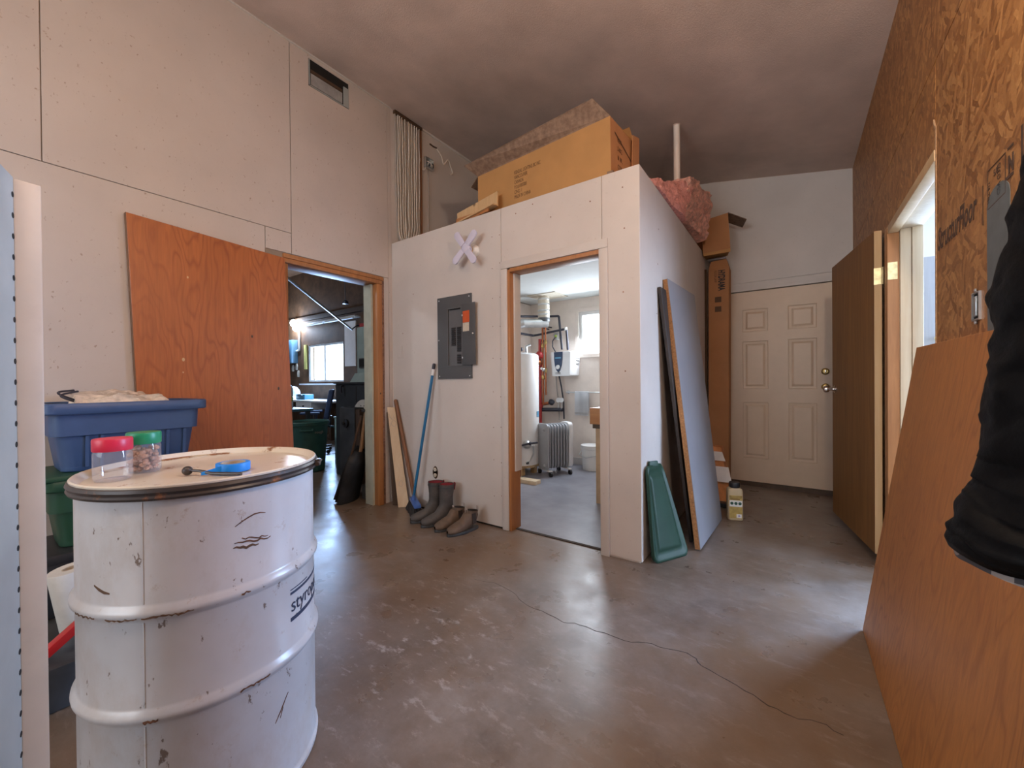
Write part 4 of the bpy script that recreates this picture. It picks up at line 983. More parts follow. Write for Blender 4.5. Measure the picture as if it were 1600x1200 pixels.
# pink insulation
t = thing('insulation_batt', 'folded pink fibreglass batt hanging over the cubicle edge', 'insulation', (2.3, 1.0, 2.474))
b = MB(); b.hexa([(1.95, .30, 2.476), (2.37, .30, 2.476), (2.42, 1.12, 2.476), (1.95, 1.12, 2.476), (1.98, .34, 2.56), (2.335, .33, 2.545), (2.44, 1.14, 2.80), (1.98, 1.12, 2.82)]).subdiv(30).jitter(.045, 4, 3).jitter(.012, 14, 1).jitter(.010, 40, 2).jitter(.007, 95, 6)
for v in b.bm.verts: v.co.z = max(v.co.z, 2.476)
b.build('pink_fibre', 'insul', t)
b = MB(); b.hexa([(1.95, 1.12, 2.476), (2.41, 1.06, 2.476), (2.46, 1.78, 2.50), (1.95, 1.80, 2.476), (1.98, 1.12, 2.84), (2.46, 1.10, 2.83), (2.50, 1.74, 2.93), (1.98, 1.80, 2.95)]).subdiv(28).jitter(.035, 4, 9)
for v in b.bm.verts:
    q_ = v.co; v.co += V((1, -.4, 0))*.011*math.sin(q_.z*75+5*noise.noise(q_*7))
b.jitter(.009, 18, 4).jitter(.006, 50, 6)
for v in b.bm.verts: v.co.z = max(v.co.z, 2.476)
b.build('crinkled_wrap', 'insul_wrap', t)
# small cartons at the back of the loft
t = thing('small_carton', 'small carton with black lettering wedged behind the insulation', 'carton', (2.25, 2.15, 2.474))
MB().box(2.05, 2.372, 2.06, 2.34, 2.474, 2.86).bevel(.003, 1).build('carton', 'cardboard_red', t)
text('black_lettering', 'NG', .15, (2.15, 2.058, 2.60), (1, 0, 0), (0, 0, 1), 'ink_black', t, bold=.006)
MB().box(2.05, 2.372, 2.056, 2.06, 2.80, 2.815).build('printed_bar', 'ink_black', t)
t = thing('flap_carton', 'small open carton with one flap out, perched on the tall carton', 'carton', (2.50, 2.1, 2.42))
K, Rk = V((2.392, 2.0, 2.425)), V((2.632, 2.07, 2.452)); dp = V((-.06, .27, .01)); uk = V((-.022, 0, .385))
wallq(K, Rk, Rk+uk*.95, K+uk*.88, 'cardboard_red', 'front_side', .005); wallq(Rk, Rk+dp, Rk+dp+uk*.95, Rk+uk*.95, 'cardboard_red', 'right_side', .005)
wallq(K+dp, K, K+uk*.88, K+dp+uk*.88, 'cardboard_red', 'left_side', .005); wallq(Rk+dp, K+dp, K+dp+uk*.9, Rk+dp+uk*.95, 'cardboard_red', 'back_side', .005)
wallq(K+dp, Rk+dp, Rk, K, 'cardboard', 'bottom', .005); wallq(K+V((.01, -.006, -.022)), Rk+V((0, -.006, -.03)), Rk+V((0, -.004, 0)), K+V((0, -.004, 0)), 'cardboard', 'bottom_flap', .005)
wallq(Rk+uk*.95, Rk+dp+uk*.95, Rk+dp+uk*.95+V((.16, .0, -.10)), Rk+uk*.95+V((.16, .02, -.10)), 'cardboard_dark', 'open_flap', .005)
# ================================================================== RIGHT OF THE CUBICLE
# tall narrow carton in the far corner
t = thing('tall_carton', 'tall narrow brown carton standing upright beside the white door', 'carton', (2.50, 2.28, 0))
b0 = [V((2.398, 2.20, 0)), V((2.590, 2.20, 0)), V((2.590, 2.36, 0)), V((2.398, 2.36, 0))]
b1 = [p+V((.012, 0, 2.30)) for p in b0]
MB().hexa(b0+b1).bevel(.004, 1).build('carton_body', 'cardboard_red', t)
b2 = [V((2.43, 2.22, 2.392)), V((2.575, 2.22, 2.40)), V((2.575, 2.34, 2.40)), V((2.43, 2.34, 2.392))]
MB().hexa(b1+b2).build('folded_top', 'cardboard_red', t)
text('printed_name', 'HYDRAMA', .085, (2.505, 2.198, 2.285), (0, 0, -1), (1, 0, 0), 'ink_black', t, sx=.52, bold=.003)
text('printed_line', 'FLOOR LAMP', .032, (2.465, 2.198, 2.285), (0, 0, -1), (1, 0, 0), 'ink', t, sx=.65)
for z in (1.98, 1.88): MB().box(2.47, 2.53, 2.1955, 2.199, z-.028, z+.028).build('printed_square', 'ink', t)
tag(MB().box(2.40, 2.57, 2.21, 2.35, 2.403, 2.421).bevel(.004).build('grey_block', 'grey_timber'), 'flat grey piece between the tall carton and the flap carton', 'board')
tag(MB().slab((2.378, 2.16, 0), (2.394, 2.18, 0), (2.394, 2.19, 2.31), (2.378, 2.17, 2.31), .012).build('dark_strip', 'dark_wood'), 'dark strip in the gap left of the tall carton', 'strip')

# leaning sheets against the cubicle side
t = thing('laminate_panel', 'grey laminate panel with brown edge leaning on the cubicle side', 'panel', (2.55, .8, 0))
P = [V((2.640, .395, .016)), V((2.664, 1.165, .002)), V((2.448, 1.26, 1.872)), V((2.412, .515, 1.868))]
MB().slab(*P, .004).build('laminate_face', 'grey_lam', t, smooth=False)
n_ = (P[1]-P[0]).cross(P[3]-P[0]).normalized()
MB().slab(*[p-n_*.0042 for p in P], .030).build('particle_core', 'particle', t, smooth=False)
P = [V((2.565, .53, .002)), V((2.56, 1.25, .002)), V((2.402, 1.12, 1.79)), V((2.402, .37, 1.785))]
tag(MB().slab(*P, .022).bevel(.002, 1).build('dark_sheet', 'dark_board'), 'black sheet leaning behind the grey laminate panel', 'panel')
# green bin lid
t = thing('bin_lid', 'green plastic bin lid standing against the cubicle corner', 'bin lid', (2.48, .2, 0))
a, b_, c, d_ = V((2.425, .040, .002)), V((2.575, .315, .002)), V((2.408, .300, .585)), V((2.385, .045, .60))
def bl(u, v): return a.lerp(b_, u).lerp(d_.lerp(c, u), v)
nl = (b_-a).cross(d_-a).normalized()
def rrect(ins, off, n=5):
    pts = []
    r = .14-ins*.6
    for cu_, cv_, st in ((1-ins-r, 1-ins*.7-r*.6, 0), (ins+r, 1-ins*.7-r*.6, 1), (ins+r, ins*.7+r*.6, 2), (1-ins-r, ins*.7+r*.6, 3)):
        for k in range(n+1):
            an = PI/2*(st+k/n); pts.append(bl(cu_+r*math.cos(an), cv_+r*.6*math.sin(an))+nl*off)
    return pts
MB().loft([rrect(.0, -.0), rrect(.0, .016), rrect(.02, .022), rrect(.05, .022), rrect(.09, .014), rrect(.14, .012), rrect(.17, .020), rrect(.22, .022)]).build('lid_shell', 'green_lid', t, angle=.9)
MB().prism([(-.04, 0), (.04, 0), (.035, .035), (-.035, .035)], bl(.42, .985)+nl*.004, (b_-a).normalized(), (d_-a).normalized(), nl*.018).bevel(.005).build('grip_tab', 'green_lid', t)
# jug
t = thing('granule_jug', 'tan plastic jug with black cap on the floor by the white door', 'jug', (2.76, 1.25, 0))
R_ = Matrix.Translation((2.747, 1.232, 0)) @ Matrix.Rotation(math.radians(19), 4, 'Z')
def rr2(w_, d_, z, r, n=5):
    pts = []
    for cx, cy, st in ((w_-r, d_-r, 0), (-w_+r, d_-r, 1), (-w_+r, -d_+r, 2), (w_-r, -d_+r, 3)):
        for k in range(n+1): an = PI/2*(st+k/n); pts.append((cx+r*math.cos(an), cy+r*math.sin(an), z))
    return pts
MB().loft([rr2(.050, .036, .0, .018), rr2(.056, .042, .008, .02), rr2(.056, .042, .235, .02), rr2(.052, .039, .252, .02), rr2(.040, .036, .262, .03)]).build('jug_body', 'jug', t, xf=R_)
MB().lathe([(.038, .262), (.040, .266), (.040, .300), (.036, .306), (.0, .306)], (0, 0, 0), 28).build('cap', 'black_plastic', t, xf=R_)
lb = MB().box(-.046, .046, -.0432, -.042, .022, .205).build('label', 'jug_label', t, xf=R_)
MB().box(-.046, .046, -.0438, -.043, .115, .165).build('white_band', 'white_plastic', lb, xf=R_)
for i in range(3): MB().lathe([(.012, 0), (.012, .001)], (-.029+i*.029, -.0438, .141), 14, (0, -1, 0)).build('green_picture', 'green_ink', lb, xf=R_)
MB().box(.004, .042, -.0438, -.043, .026, .056).build('white_badge', 'white_plastic', lb, xf=R_); MB().lathe([(.008, 0), (.008, .001)], (.023, -.0440, .041), 14, (0, -1, 0)).build('badge_dot', 'violet_ink', lb, xf=R_)
MB().box(-.046, .046, -.0434, -.042, .196, .199).box(-.04, .03, -.0436, -.042, .172, .178).box(-.04, .04, -.0436, -.042, .184, .188).build('lettering_bars', 'ink', lb, xf=R_)
# bag behind the laminate panel
t = thing('paper_sack', 'orange and white sack standing behind the grey panel', 'sack', (2.58, 1.75, 0))
b = MB(); b.hexa([(2.46, 1.62, 0), (2.685, 1.62, 0), (2.68, 1.86, 0), (2.46, 1.86, 0), (2.47, 1.70, .52), (2.585, 1.70, .50), (2.585, 1.80, .50), (2.47, 1.80, .52)]).subdiv(7).jitter(.012, 9, 5)
for v in b.bm.verts: v.co.z = max(v.co.z, 0)
b.build('sack', 'orange_bag', t)
b = MB(); b.slab((2.48, 1.612, .205), (2.685, 1.612, .205), (2.655, 1.638, .34), (2.48, 1.638, .34), .003).build('white_band', 'white_bag', t)
MB().slab((2.48, 1.652, .39), (2.63, 1.652, .39), (2.600, 1.672, .47), (2.48, 1.672, .47), .003).build('white_band', 'white_bag', t)
tag(MB().box(2.55, 2.70, 1.50, 1.58, 0, .04).bevel(.006).build('dark_block', 'black_plastic'), 'small black block on the floor beside the orange sack', 'block')

# ================================================================== RIGHT FOREGROUND
# stamped lettering and paint on the strand board
LX, LZ = (0, -1, 0), (0, 0, 1)
text('stamped_name', 'StructurFloor', .115, (3.604, -.262, 1.628), LX, LZ, 'ink_osb', wr, sx=.62, shear=.25, bold=.002)
def wline(y0, z0, y1, z1, th, nm='stamped_line'):
    a, b_ = V((3.6036, y0, z0)), V((3.6036, y1, z1)); d_ = (b_-a).normalized(); s_ = V((0, -d_.z, d_.y))*th
    MB().slab(a-s_, b_-s_, b_+s_, a+s_, .0006).build(nm, 'ink_osb', wr, smooth=False)
wline(-.715, 1.70, -.715, 1.585, .0022)
for p in ((-.751, 1.617, -.751, 1.726), (-.867, 1.623, -.867, 1.726), (-.751, 1.726, -.867, 1.726), (-.751, 1.617, -.867, 1.623)): wline(*p, .0016)
text('stamped_code', '5/8', .026, (3.604, -.79, 1.695), LX, LZ, 'ink_osb', wr)
text('stamped_code', 'MILL 512', .026, (3.604, -.765, 1.632), LZ, (0, 1, 0), 'ink_osb', wr, sx=.62)
text('stamped_code', 'CSA O325', .028, (3.604, -.835, 1.632), LZ, (0, 1, 0), 'ink_osb', wr, sx=.70)
text('stamped_code', 'N', .06, (3.604, -.884, 1.665), LX, LZ, 'ink_osb', wr, sx=.7, bold=.003)
wline(-.880, 1.728, -.915, 1.728, .003); wline(-.870, 1.655, -.915, 1.655, .004); wline(-.962, 1.60, -.962, 1.75, .006)
pl = []
for k in range(9): an = PI*k/8; pl.append((.16+.075*math.cos(an), .35+.045*math.sin(an)))
pp = MB().prism([(.088, .0), (.232, 0)] + pl, (3.6038, -.66, 1.27), LX, LZ, (-.0008, 0, 0)).build('paint_patch', 'paint_patch', wr, smooth=False)
# switch box
t = thing('switch_box', 'bare metal switch box set into the strand board wall', 'switch box', (3.60, -.668, 1.31))
b = MB(); b.box(3.598, 3.604, -.700, -.695, 1.312, 1.398).box(3.598, 3.604, -.645, -.640, 1.312, 1.398).box(3.598, 3.604, -.695, -.645, 1.312, 1.317).box(3.598, 3.604, -.695, -.645, 1.393, 1.398).build('rim', 'screw', t, smooth=False)
MB().box(3.6025, 3.6038, -.695, -.645, 1.317, 1.393).build('cavity', 'hole', t)
MB().box(3.597, 3.603, -.680, -.660, 1.325, 1.385).bevel(.002).build('switch_strap', 'steel', t)
for z in (1.306, 1.404): MB().sphere((3.600, -.668, z), .006, (.6, 1, 1), 10, 6).build('screw', 'screw', t)
# chip in strand board edge
MB().sphere((3.602, -.225, 2.135), .012, (.3, .8, 1.6)).jitter(.004, 60).build('torn_chip', 'osb_edge', wr)

# leaning plywood
PL = [V((3.412, -1.49, .002)), V((3.399, -.085, .002)), V((3.583, -.045, 1.272)), V((3.584, -1.44, 1.262))]
tag(MB().slab(PL[1], PL[0], PL[3], PL[2], .018).bevel(.001, 1).build('plywood_sheet', 'lean_ply'), 'large fir plywood sheet leaning on the strand board wall', 'plywood')
tag(MB().slab((3.375, -1.505, .002), (3.39, -1.80, .002), (3.585, -1.80, 1.10), (3.575, -1.50, 1.10), .03).bevel(.002).build('stained_board', 'dark_wood'), 'dark wood panel leaning at the right foreground edge', 'panel')

# hanging jacket
t = thing('black_jacket', 'black quilted jacket with plaid lining hanging on the right wall', 'jacket', (3.48, -1.62, .75))
def oval(c, d_, rx, ry, n=72, roll=0):
    c, d_ = V(c), V(d_).normalized(); u = V((0, 1, 0)); u = (u-d_*u.dot(d_)).normalized(); v = d_.cross(u)
    return [c+u*rx*math.cos(2*PI*k/n)+v*ry*math.sin(2*PI*k/n) for k in range(n)]
# left sleeve hangs towards the doorway; a row of stations from the shoulder to the cuff
st = [((3.505, -1.60, 1.50), .070, .06), ((3.492, -1.578, 1.44), .082, .068), ((3.486, -1.562, 1.36), .086, .072), ((3.480, -1.552, 1.28), .086, .074), ((3.476, -1.545, 1.22), .080, .072), ((3.470, -1.542, 1.15), .080, .072),
      ((3.466, -1.545, 1.08), .082, .074), ((3.464, -1.546, 1.01), .082, .074), ((3.458, -1.544, .97), .084, .075), ((3.450, -1.538, .935), .090, .076), ((3.444, -1.534, .905), .095, .078), ((3.440, -1.532, .885), .095, .078), ((3.437, -1.53, .868), .090, .075)]
rings = []
for i in range(len(st)-1):
    for k in range(9):
        f = k/9; c0, c1 = V(st[i][0]), V(st[i+1][0]); c = c0.lerp(c1, f); rx = st[i][1]*(1-f)+st[i+1][1]*f; ry = st[i][2]*(1-f)+st[i+1][2]*f
        puff = 1+.022*math.sin((i+f)*PI*1.1+i*i); rings.append(oval(c, (c1-c0), rx*puff, ry*puff))
rings.append(oval(st[-1][0], (-.02, .02, -1), .085, .070))
b = MB(); b.loft(rings, caps=False)
for v in b.bm.verts:   # stitched quilting: diagonal channels pressed into the padding
    a_ = math.atan2(v.co.y+1.545, v.co.x-3.46)
    q1, q2 = math.sin(v.co.z*42+a_*2.0), math.sin(v.co.z*42-a_*2.0); c_ = V((3.46, -1.545, v.co.z))
    v.co += (v.co-c_).normalized()*(.005*min(abs(q1), abs(q2))**.5)
b.jitter(.018, 9, 4).jitter(.006, 24, 7).build('sleeve', 'coat', t, angle=3.1)
cf = st[-1][0]
MB().loft([oval(V(cf)+V((0, 0, .034)), (-.05, .02, -1), .080, .066), oval(V(cf)+V((0, 0, .026)), (-.05, .02, -1), .094, .078), oval(V(cf)+V((-.002, .002, .004)), (-.05, .02, -1), .096, .080), oval(V(cf)+V((-.003, .003, -.008)), (-.05, .02, -1), .090, .074), oval(V(cf)+V((-.002, .002, .002)), (-.05, .02, -1), .082, .066)], caps=False).jitter(.005, 18, 8).build('cuff', 'coat', t, angle=3.1)
MB().loft([oval(V(cf)+V((-.003, .003, -.004)), (-.05, .02, -1), .088, .073), oval(V(cf)+V((-.003, .003, -.022)), (-.05, .02, -1), .086, .070), oval(V(cf)+V((0, 0, .03)), (-.05, .02, -1), .075, .055)], caps=False).jitter(.006, 20, 3).build('plaid_lining', 'plaid', t, angle=1.0)
body = [((3.535, -1.80, 1.56), .10, .045), ((3.525, -1.80, 1.50), .19, .055), ((3.515, -1.80, 1.38), .215, .065), ((3.505, -1.80, 1.2), .215, .075), ((3.495, -1.80, 1.0), .22, .08), ((3.488, -1.80, .85), .23, .082), ((3.485, -1.80, .78), .225, .08)]
rings = []
for i in range(len(body)-1):
    for k in range(4):
        f = k/4; c = V(body[i][0]).lerp(V(body[i+1][0]), f); rings.append(oval(c, (0, 0, -1), (body[i][1]*(1-f)+body[i+1][1]*f)*(1+.02*math.sin((i+f)*8)), body[i][2]*(1-f)+body[i+1][2]*f))
MB().loft(rings).jitter(.012, 11, 2).build('body', 'coat', t, angle=3.1)
MB().loft([oval((3.54, -1.80, 1.55), (0, 0, 1), .085, .05), oval((3.55, -1.80, 1.61), (0, 0, 1), .08, .045), oval((3.55, -1.80, 1.61), (0, 0, 1), .07, .035), oval((3.545, -1.80, 1.56), (0, 0, 1), .07, .035)], caps=False).build('collar', 'coat', t)
t = thing('coat_hook', 'metal wall hook that holds the black jacket', 'hook', (3.60, -1.80, 1.60))
MB().box(3.597, 3.604, -1.815, -1.785, 1.60, 1.72).bevel(.003).build('plate', 'steel', t); MB().tube([(3.598, -1.80, 1.63), (3.56, -1.80, 1.62), (3.545, -1.80, 1.64), (3.545, -1.80, 1.66)], .005, 8).build('hook', 'steel', t)

# side room: grey boards standing behind the doorway
t = thing('grey_boards', 'tall grey boards standing in the bright side room', 'boards', (4.05, 1.6, 0))
for i in range(4):
    x = 3.905+i*.075
    MB().box(x, x+.072, 1.60+.012*(i % 2), 1.64+.012*(i % 2), 0, 2.01-.012*(i % 3)).bevel(.003).build('board', 'grey_timber', t)
tag(MB().lathe([(.012, 0), (.012, .012), (.024, .025), (.026, .04), (.018, .05), (0, .052)], (3.985, 1.598, 1.42), 18, (0, -1, 0)).build('round_knob', 'brass'), 'small brass knob on the grey boards in the side room', 'knob')
# ================================================================== UTILITY ROOM
t = thing('water_tank', 'tall white water heater tank behind the utility door jamb', 'water heater', (.34, 1.66, .1))
cT = V((.34, 1.66, 0)); MB().lathe([(.20, .10), (.235, .105), (.24, .12), (.24, 1.455), (.232, 1.47), (.20, 1.485), (.08, 1.50), (.0, 1.502)], cT, 48).build('tank_shell', 'enamel_white', t)
MB().lathe([(.242, .10), (.242, .128), (.238, .13)], cT, 48).build('base_ring', 'wicker', t)
for a in (-50, 30, 150, 250): MB().box(.34+.17*math.cos(math.radians(a))-.03, .34+.17*math.cos(math.radians(a))+.03, 1.66+.17*math.sin(math.radians(a))-.03, 1.66+.17*math.sin(math.radians(a))+.03, 0, .10).build('foot_block', 'pale_wood', t)
a = math.radians(12); MB().obox(cT+V((.2405*math.cos(a), .2405*math.sin(a), .74)), V((-math.sin(a), math.cos(a), 0))*.035, V((math.cos(a), math.sin(a), 0))*.001, V((0, 0, .035))).build('blue_label', 'tank_blue', t)
a = math.radians(-38); p = cT+V((.245*math.cos(a), .245*math.sin(a), .39))
MB().lathe([(.05, 0), (.052, .02), (.046, .045), (.03, .06), (0, .062)], p, 22, (math.cos(a), math.sin(a), 0)).build('gas_valve', 'steel', t)
MB().tube([p+V((.02, .02, 0)), p+V((.06, .06, -.02)), p+V((.055, .075, -.12)), p+V((.02, .05, -.2)), p+V((.0, .0, -.22))], .010, 8).build('burner_tube', 'steel', t)
MB().lathe([(.02, 0), (.022, .03)], p+V((0, .02, -.24)), 12).build('tube_nut', 'black_plastic', t)
MB().tube([(.33, 1.62, 1.5), (.33, 1.62, 1.56)], .018, 10).tube([(.42, 1.70, 1.49), (.42, 1.70, 1.58), (.46, 1.74, 1.60)], .016, 10).build('pipe_stub', 'steel', t)
MB().sphere((.40, 1.60, 1.535), .035, (1, 1, .8)).build('relief_valve', 'dark_pipe', t)
t = thing('gas_pipe', 'black gas pipe with red valve in front of the white tank', 'pipe', (.50, 1.42, 0))
MB().tube([(.43, 1.44, 1.05), (.47, 1.42, 1.075), (.497, 1.42, 1.05), (.497, 1.42, .40), (.50, 1.42, .38)], .012, 10).build('riser', 'dark_pipe', t)
MB().tube([(.50, 1.42, .38), (.60, 1.45, .41), (.70, 1.50, .425)], .011, 10).build('branch', 'dark_pipe', t); MB().sphere((.62, 1.456, .414), .022).build('union', 'dark_pipe', t)
MB().box(.505, .53, 1.40, 1.42, .91, .95).bevel(.004).build('valve_handle', 'red_pipe', t)
MB().cyl((.50, 1.42, .40), (.50, 1.42, 0), .012, n=10).build('drop', 'dark_pipe', t)
tag(MB().box(.50, .84, 1.22, 1.33, 0, .045).bevel(.004).build('wood_block', 'white_pine'), 'short offcut of pale lumber on the utility room floor', 'lumber')
t = thing('upright_canister', 'dark canister with a yellow band just inside the utility doorway', 'canister', (1.165, .34, 0))
MB().lathe([(.045, .0), (.05, .01), (.05, .15)], (1.165, .34, 0), 24).build('base', 'dark_pipe', t); MB().lathe([(.052, .15), (.052, .30)], (1.165, .34, 0), 24).build('yellow_band', 'yellow', t)
MB().lathe([(.049, .30), (.049, .64), (.04, .66), (.0, .665)], (1.165, .34, 0), 24).build('body', 'dark_wood', t)

# ducts
t = thing('vent_duct', 'galvanised vent duct elbow above the white tank', 'duct', (.36, 1.9, 1.5))
MB().cyl((.24, 1.72, 1.49), (.24, 1.72, 1.80), .055, n=24).build('vertical_run', 'steel', t)
MB().tube([(.24, 1.72, 1.78), (.245, 1.725, 1.83), (.28, 1.755, 1.87), (.33, 1.79, 1.885)], .06, 20).build('elbow', 'steel', t)
MB().cyl((.31, 1.78, 1.882), (.50, 2.08, 1.905), .058, n=24).build('horizontal_run', 'steel', t)
t = thing('ceiling_duct', 'vertical duct with tape bands dropping from the utility ceiling', 'duct', (.44, 2.0, 1.94))
MB().cyl((.47, 2.05, 2.26), (.47, 2.05, 1.93), .075, n=28).build('duct_body', 'paper', t)
for z in (2.20, 2.13, 2.05, 2.0): MB().lathe([(.0755, z), (.078, z+.004), (.078, z+.02), (.0755, z+.024)], (.47, 2.05, 0), 28, caps=False).build('tape_band', 'steel', t)
MB().lathe([(.076, 1.92), (.079, 1.925), (.079, 1.965), (.076, 1.97)], (.47, 2.05, 0), 28).build('collar', 'panel_grey', t)
MB().box(.30, .72, 1.90, 2.25, 2.250, 2.26).build('ceiling_plate', 'paper', t)
# overhead pipes
tag(MB().tube([(.0, 1.93, 2.02), (.10, 2.05, 2.03), (.19, 2.33, 2.055), (.23, 2.35, 2.05), (.52, 2.35, 2.03)], .016, 10).tube([(.52, 2.35, 2.03), (.53, 2.35, 2.02), (.575, 2.35, 1.57)], .016, 10).build('overhead_pipe', 'dark_pipe'), 'upper dark pipe crossing below the utility ceiling', 'pipe')
tag(MB().tube([(.0, 1.93, 1.80), (.08, 2.05, 1.80), (.13, 2.33, 1.79), (.18, 2.35, 1.795), (.63, 2.35, 1.845), (.645, 2.35, 1.83), (.665, 2.35, 1.56)], .016, 10).build('overhead_pipe', 'dark_pipe'), 'lower dark pipe dropping to the wall heater', 'pipe')
tag(MB().lathe([(.02, 0), (.02, .04)], (.632, 2.35, 1.825), 14).build('pipe_elbow', 'white_plastic'), 'white elbow at the corner of the lower dark pipe', 'pipe elbow')
for i, (x, z0, z1, mt, r, lb_) in enumerate(((.255, .30, 1.73, 'red_pipe', .022, 'red vertical pipe nearest the white tank'), (.30, .82, 1.90, 'copper', .014, 'copper vertical pipe with valves right of the red pipe'), (.345, .95, 1.92, 'copper', .012, 'thin copper vertical pipe under the ceiling duct'), (.225, .0, 1.2, 'dark_pipe', .016, 'dark vertical pipe down to the floor behind the radiator'))):
    t = thing('riser_pipe', lb_, 'pipe', (x, 2.30, z0)); MB().cyl((x, 2.30, z0), (x, 2.30, z1), r, n=12).build('pipe', mt, t)
    for z in (z0+(z1-z0)*.35, z0+(z1-z0)*.75):
        MB().lathe([(r*1.1, -.03), (r*1.7, -.02), (r*1.7, .02), (r*1.1, .03)], (x, 2.30, z), 12).build('fitting', 'brass' if mt == 'copper' else mt, t)
    MB().cyl((x, 2.30, z1-.02), (x, 2.47, z1-.02), r*.7, n=10).build('wall_bracket', 'dark_pipe', t)
for (x, z, mt, s_, lb_) in ((.29, 1.50, 'red_pipe', .06, 'red pump body among the pipes'), (.27, 1.40, 'copper', .05, 'copper valve cluster under the red pump'), (.34, 1.30, 'steel', .035, 'small steel gauge on the pipe cluster')):
    t = thing('pipe_valve', lb_, 'valve', (x, 2.25, z)); MB().lathe([(s_*.5, -s_*.6), (s_*.8, -s_*.3), (s_*.8, s_*.3), (s_*.5, s_*.6)], (x, 2.25, z), 16, (1, .2, .1)).build('body', mt, t)
    MB().cyl((x, 2.25, z), (x, 2.2, z+s_*.4), s_*.15, n=8).build('stem', 'brass', t); MB().lathe([(s_*.5, -.006), (s_*.5, .006)], (x, 2.2, z+s_*.4), 14, (0, -1, .4)).build('handwheel', mt if mt != 'steel' else 'white_plastic', t)
t = thing('manifold_pipe', 'dark horizontal manifold pipe above the radiator', 'pipe', (.40, 2.32, .745))
MB().cyl((.24, 2.32, .745), (.56, 2.38, .75), .026, n=14).build('main_pipe', 'dark_pipe', t); MB().cyl((.26, 2.32, .82), (.38, 2.34, .84), .022, n=14).build('upper_pipe', 'copper', t)
MB().lathe([(.02, 0), (.04, .01), (.042, .05), (.02, .06)], (.40, 2.33, .83), 16, (.6, -.3, .7)).build('circulator', 'dark_pipe', t)
for x in (.50, .55): MB().tube([(x, 2.37, .75), (x, 2.38, .86)], .012, 8).lathe([(.0, -.005), (.035, -.005), (.035, .005), (.0, .005)], (x, 2.37, .88), 12, (0, -1, .3)).build('valve', 'screw', t)
# tankless heater
t = thing('wall_heater', 'white tankless wall heater with a navy shield panel', 'water heater', (.6, 2.40, 1.2))
fa = [(.432, 2.30), (.735, 2.28), (.775, 2.36), (.782, 2.48), (.395, 2.48), (.40, 2.34)]
def hring(z, k): cx = .60; return [(cx+(x-cx)*k, 2.48+(y-2.48)*(.8+.2*k), z) for x, y in fa]
MB().loft([hring(1.208, .84), hring(1.222, .90), hring(1.52, 1.0), hring(1.538, .97)]).bevel(.006).build('housing', 'enamel_white', t, angle=.5)
sh = [(-.068, .13), (.068, .13), (.064, .03), (.052, -.05), (.028, -.115), (0, -.145), (-.028, -.115), (-.052, -.05), (-.064, .03)]
MB().prism(sh, (.548, 2.300, 1.405), (1, -.06, 0), (0, .03, 1), (0, -.016, 0)).build('navy_shield', 'shield_blue', t)
MB().lathe([(.030, 0), (.030, .012), (.024, .018), (.0, .018)], (.548, 2.284, 1.33), 22, (0, -1, 0)).build('dial', 'enamel_white', t)
MB().prism([(-.045, 0), (.045, 0), (.045, .018), (-.045, .018)], (.548, 2.282, 1.445), (1, -.06, 0), (0, 0, 1), (0, -.003, 0)).build('name_strip', 'tank_blue', t)
for z in (1.25, 1.235): MB().box(.50, .58, 2.292, 2.298, z, z+.006).build('marking', 'panel_grey', t)
for z in (1.44, 1.41, 1.37): MB().box(.772, .778, 2.37, 2.45, z, z+.008).build('vent_slot', 'panel_grey', t)
tag(MB().tube([(.50, 2.40, 1.21), (.53, 2.41, 1.05), (.56, 2.41, .85), (.565, 2.41, .62)], .011, 8).build('flexible_hose', 'dark_pipe'), 'black hose curving down from the wall heater', 'hose')
tag(MB().tube([(.44, 2.42, 1.21), (.45, 2.43, 1.0), (.48, 2.42, .82), (.485, 2.42, .60)], .008, 8).build('flexible_hose', 'cable_grey'), 'grey hose left of the black hose below the heater', 'hose')
t = thing('heater_outlet', 'grey outlet box with plug above the wall heater', 'outlet', (.43, 2.47, 1.77)); MB().box(.39, .47, 2.44, 2.48, 1.72, 1.82).bevel(.004).build('box', 'steel', t); MB().sphere((.43, 2.435, 1.77), .02).build('plug', 'green_sticker', t)
tag(MB().tube([(.43, 2.43, 1.76), (.40, 2.40, 1.70), (.41, 2.38, 1.62), (.46, 2.37, 1.545)], .008, 7).build('power_cord', 'dark_pipe'), 'dark cord from outlet box to the wall heater', 'cord')
# radiator
t = thing('oil_radiator', 'grey wheeled oil radiator beside the white tank', 'radiator', (.75, 1.82, 0))
ax_ = V((.46, .888, 0)).normalized(); sx_ = V((.888, -.46, 0)).normalized(); o_ = V((.665, 1.69, 0))
def fin(k, hw, th, z0, z1, mat, nm, rad=.05):
    pl = []
    for cx, cz_, s_ in ((hw-rad, z1-rad, 0), (-hw+rad, z1-rad, 1), (-hw+rad, z0+rad, 2), (hw-rad, z0+rad, 3)):
        for q in range(5): an = PI/2*(s_+q/4); pl.append((cx+rad*math.cos(an), cz_+rad*math.sin(an)))
    return MB().prism(pl, o_+ax_*k, sx_, (0, 0, 1), ax_*th).bevel(.003).build(nm, mat, t)
fin(-.012, .115, .018, .075, .63, 'rad_grey', 'end_plate')
for i in range(7): fin(.018+i*.041, .11, .012, .09, .62, 'rad_grey', 'fin')
fin(.305, .10, .06, .08, .635, 'enamel_white', 'control_housing')
MB().obox(o_+ax_*.15+V((0, 0, .58)), ax_*.15, sx_*.02, V((0, 0, .02))).obox(o_+ax_*.15+V((0, 0, .12)), ax_*.15, sx_*.02, V((0, 0, .02))).build('oil_header', 'rad_grey', t)
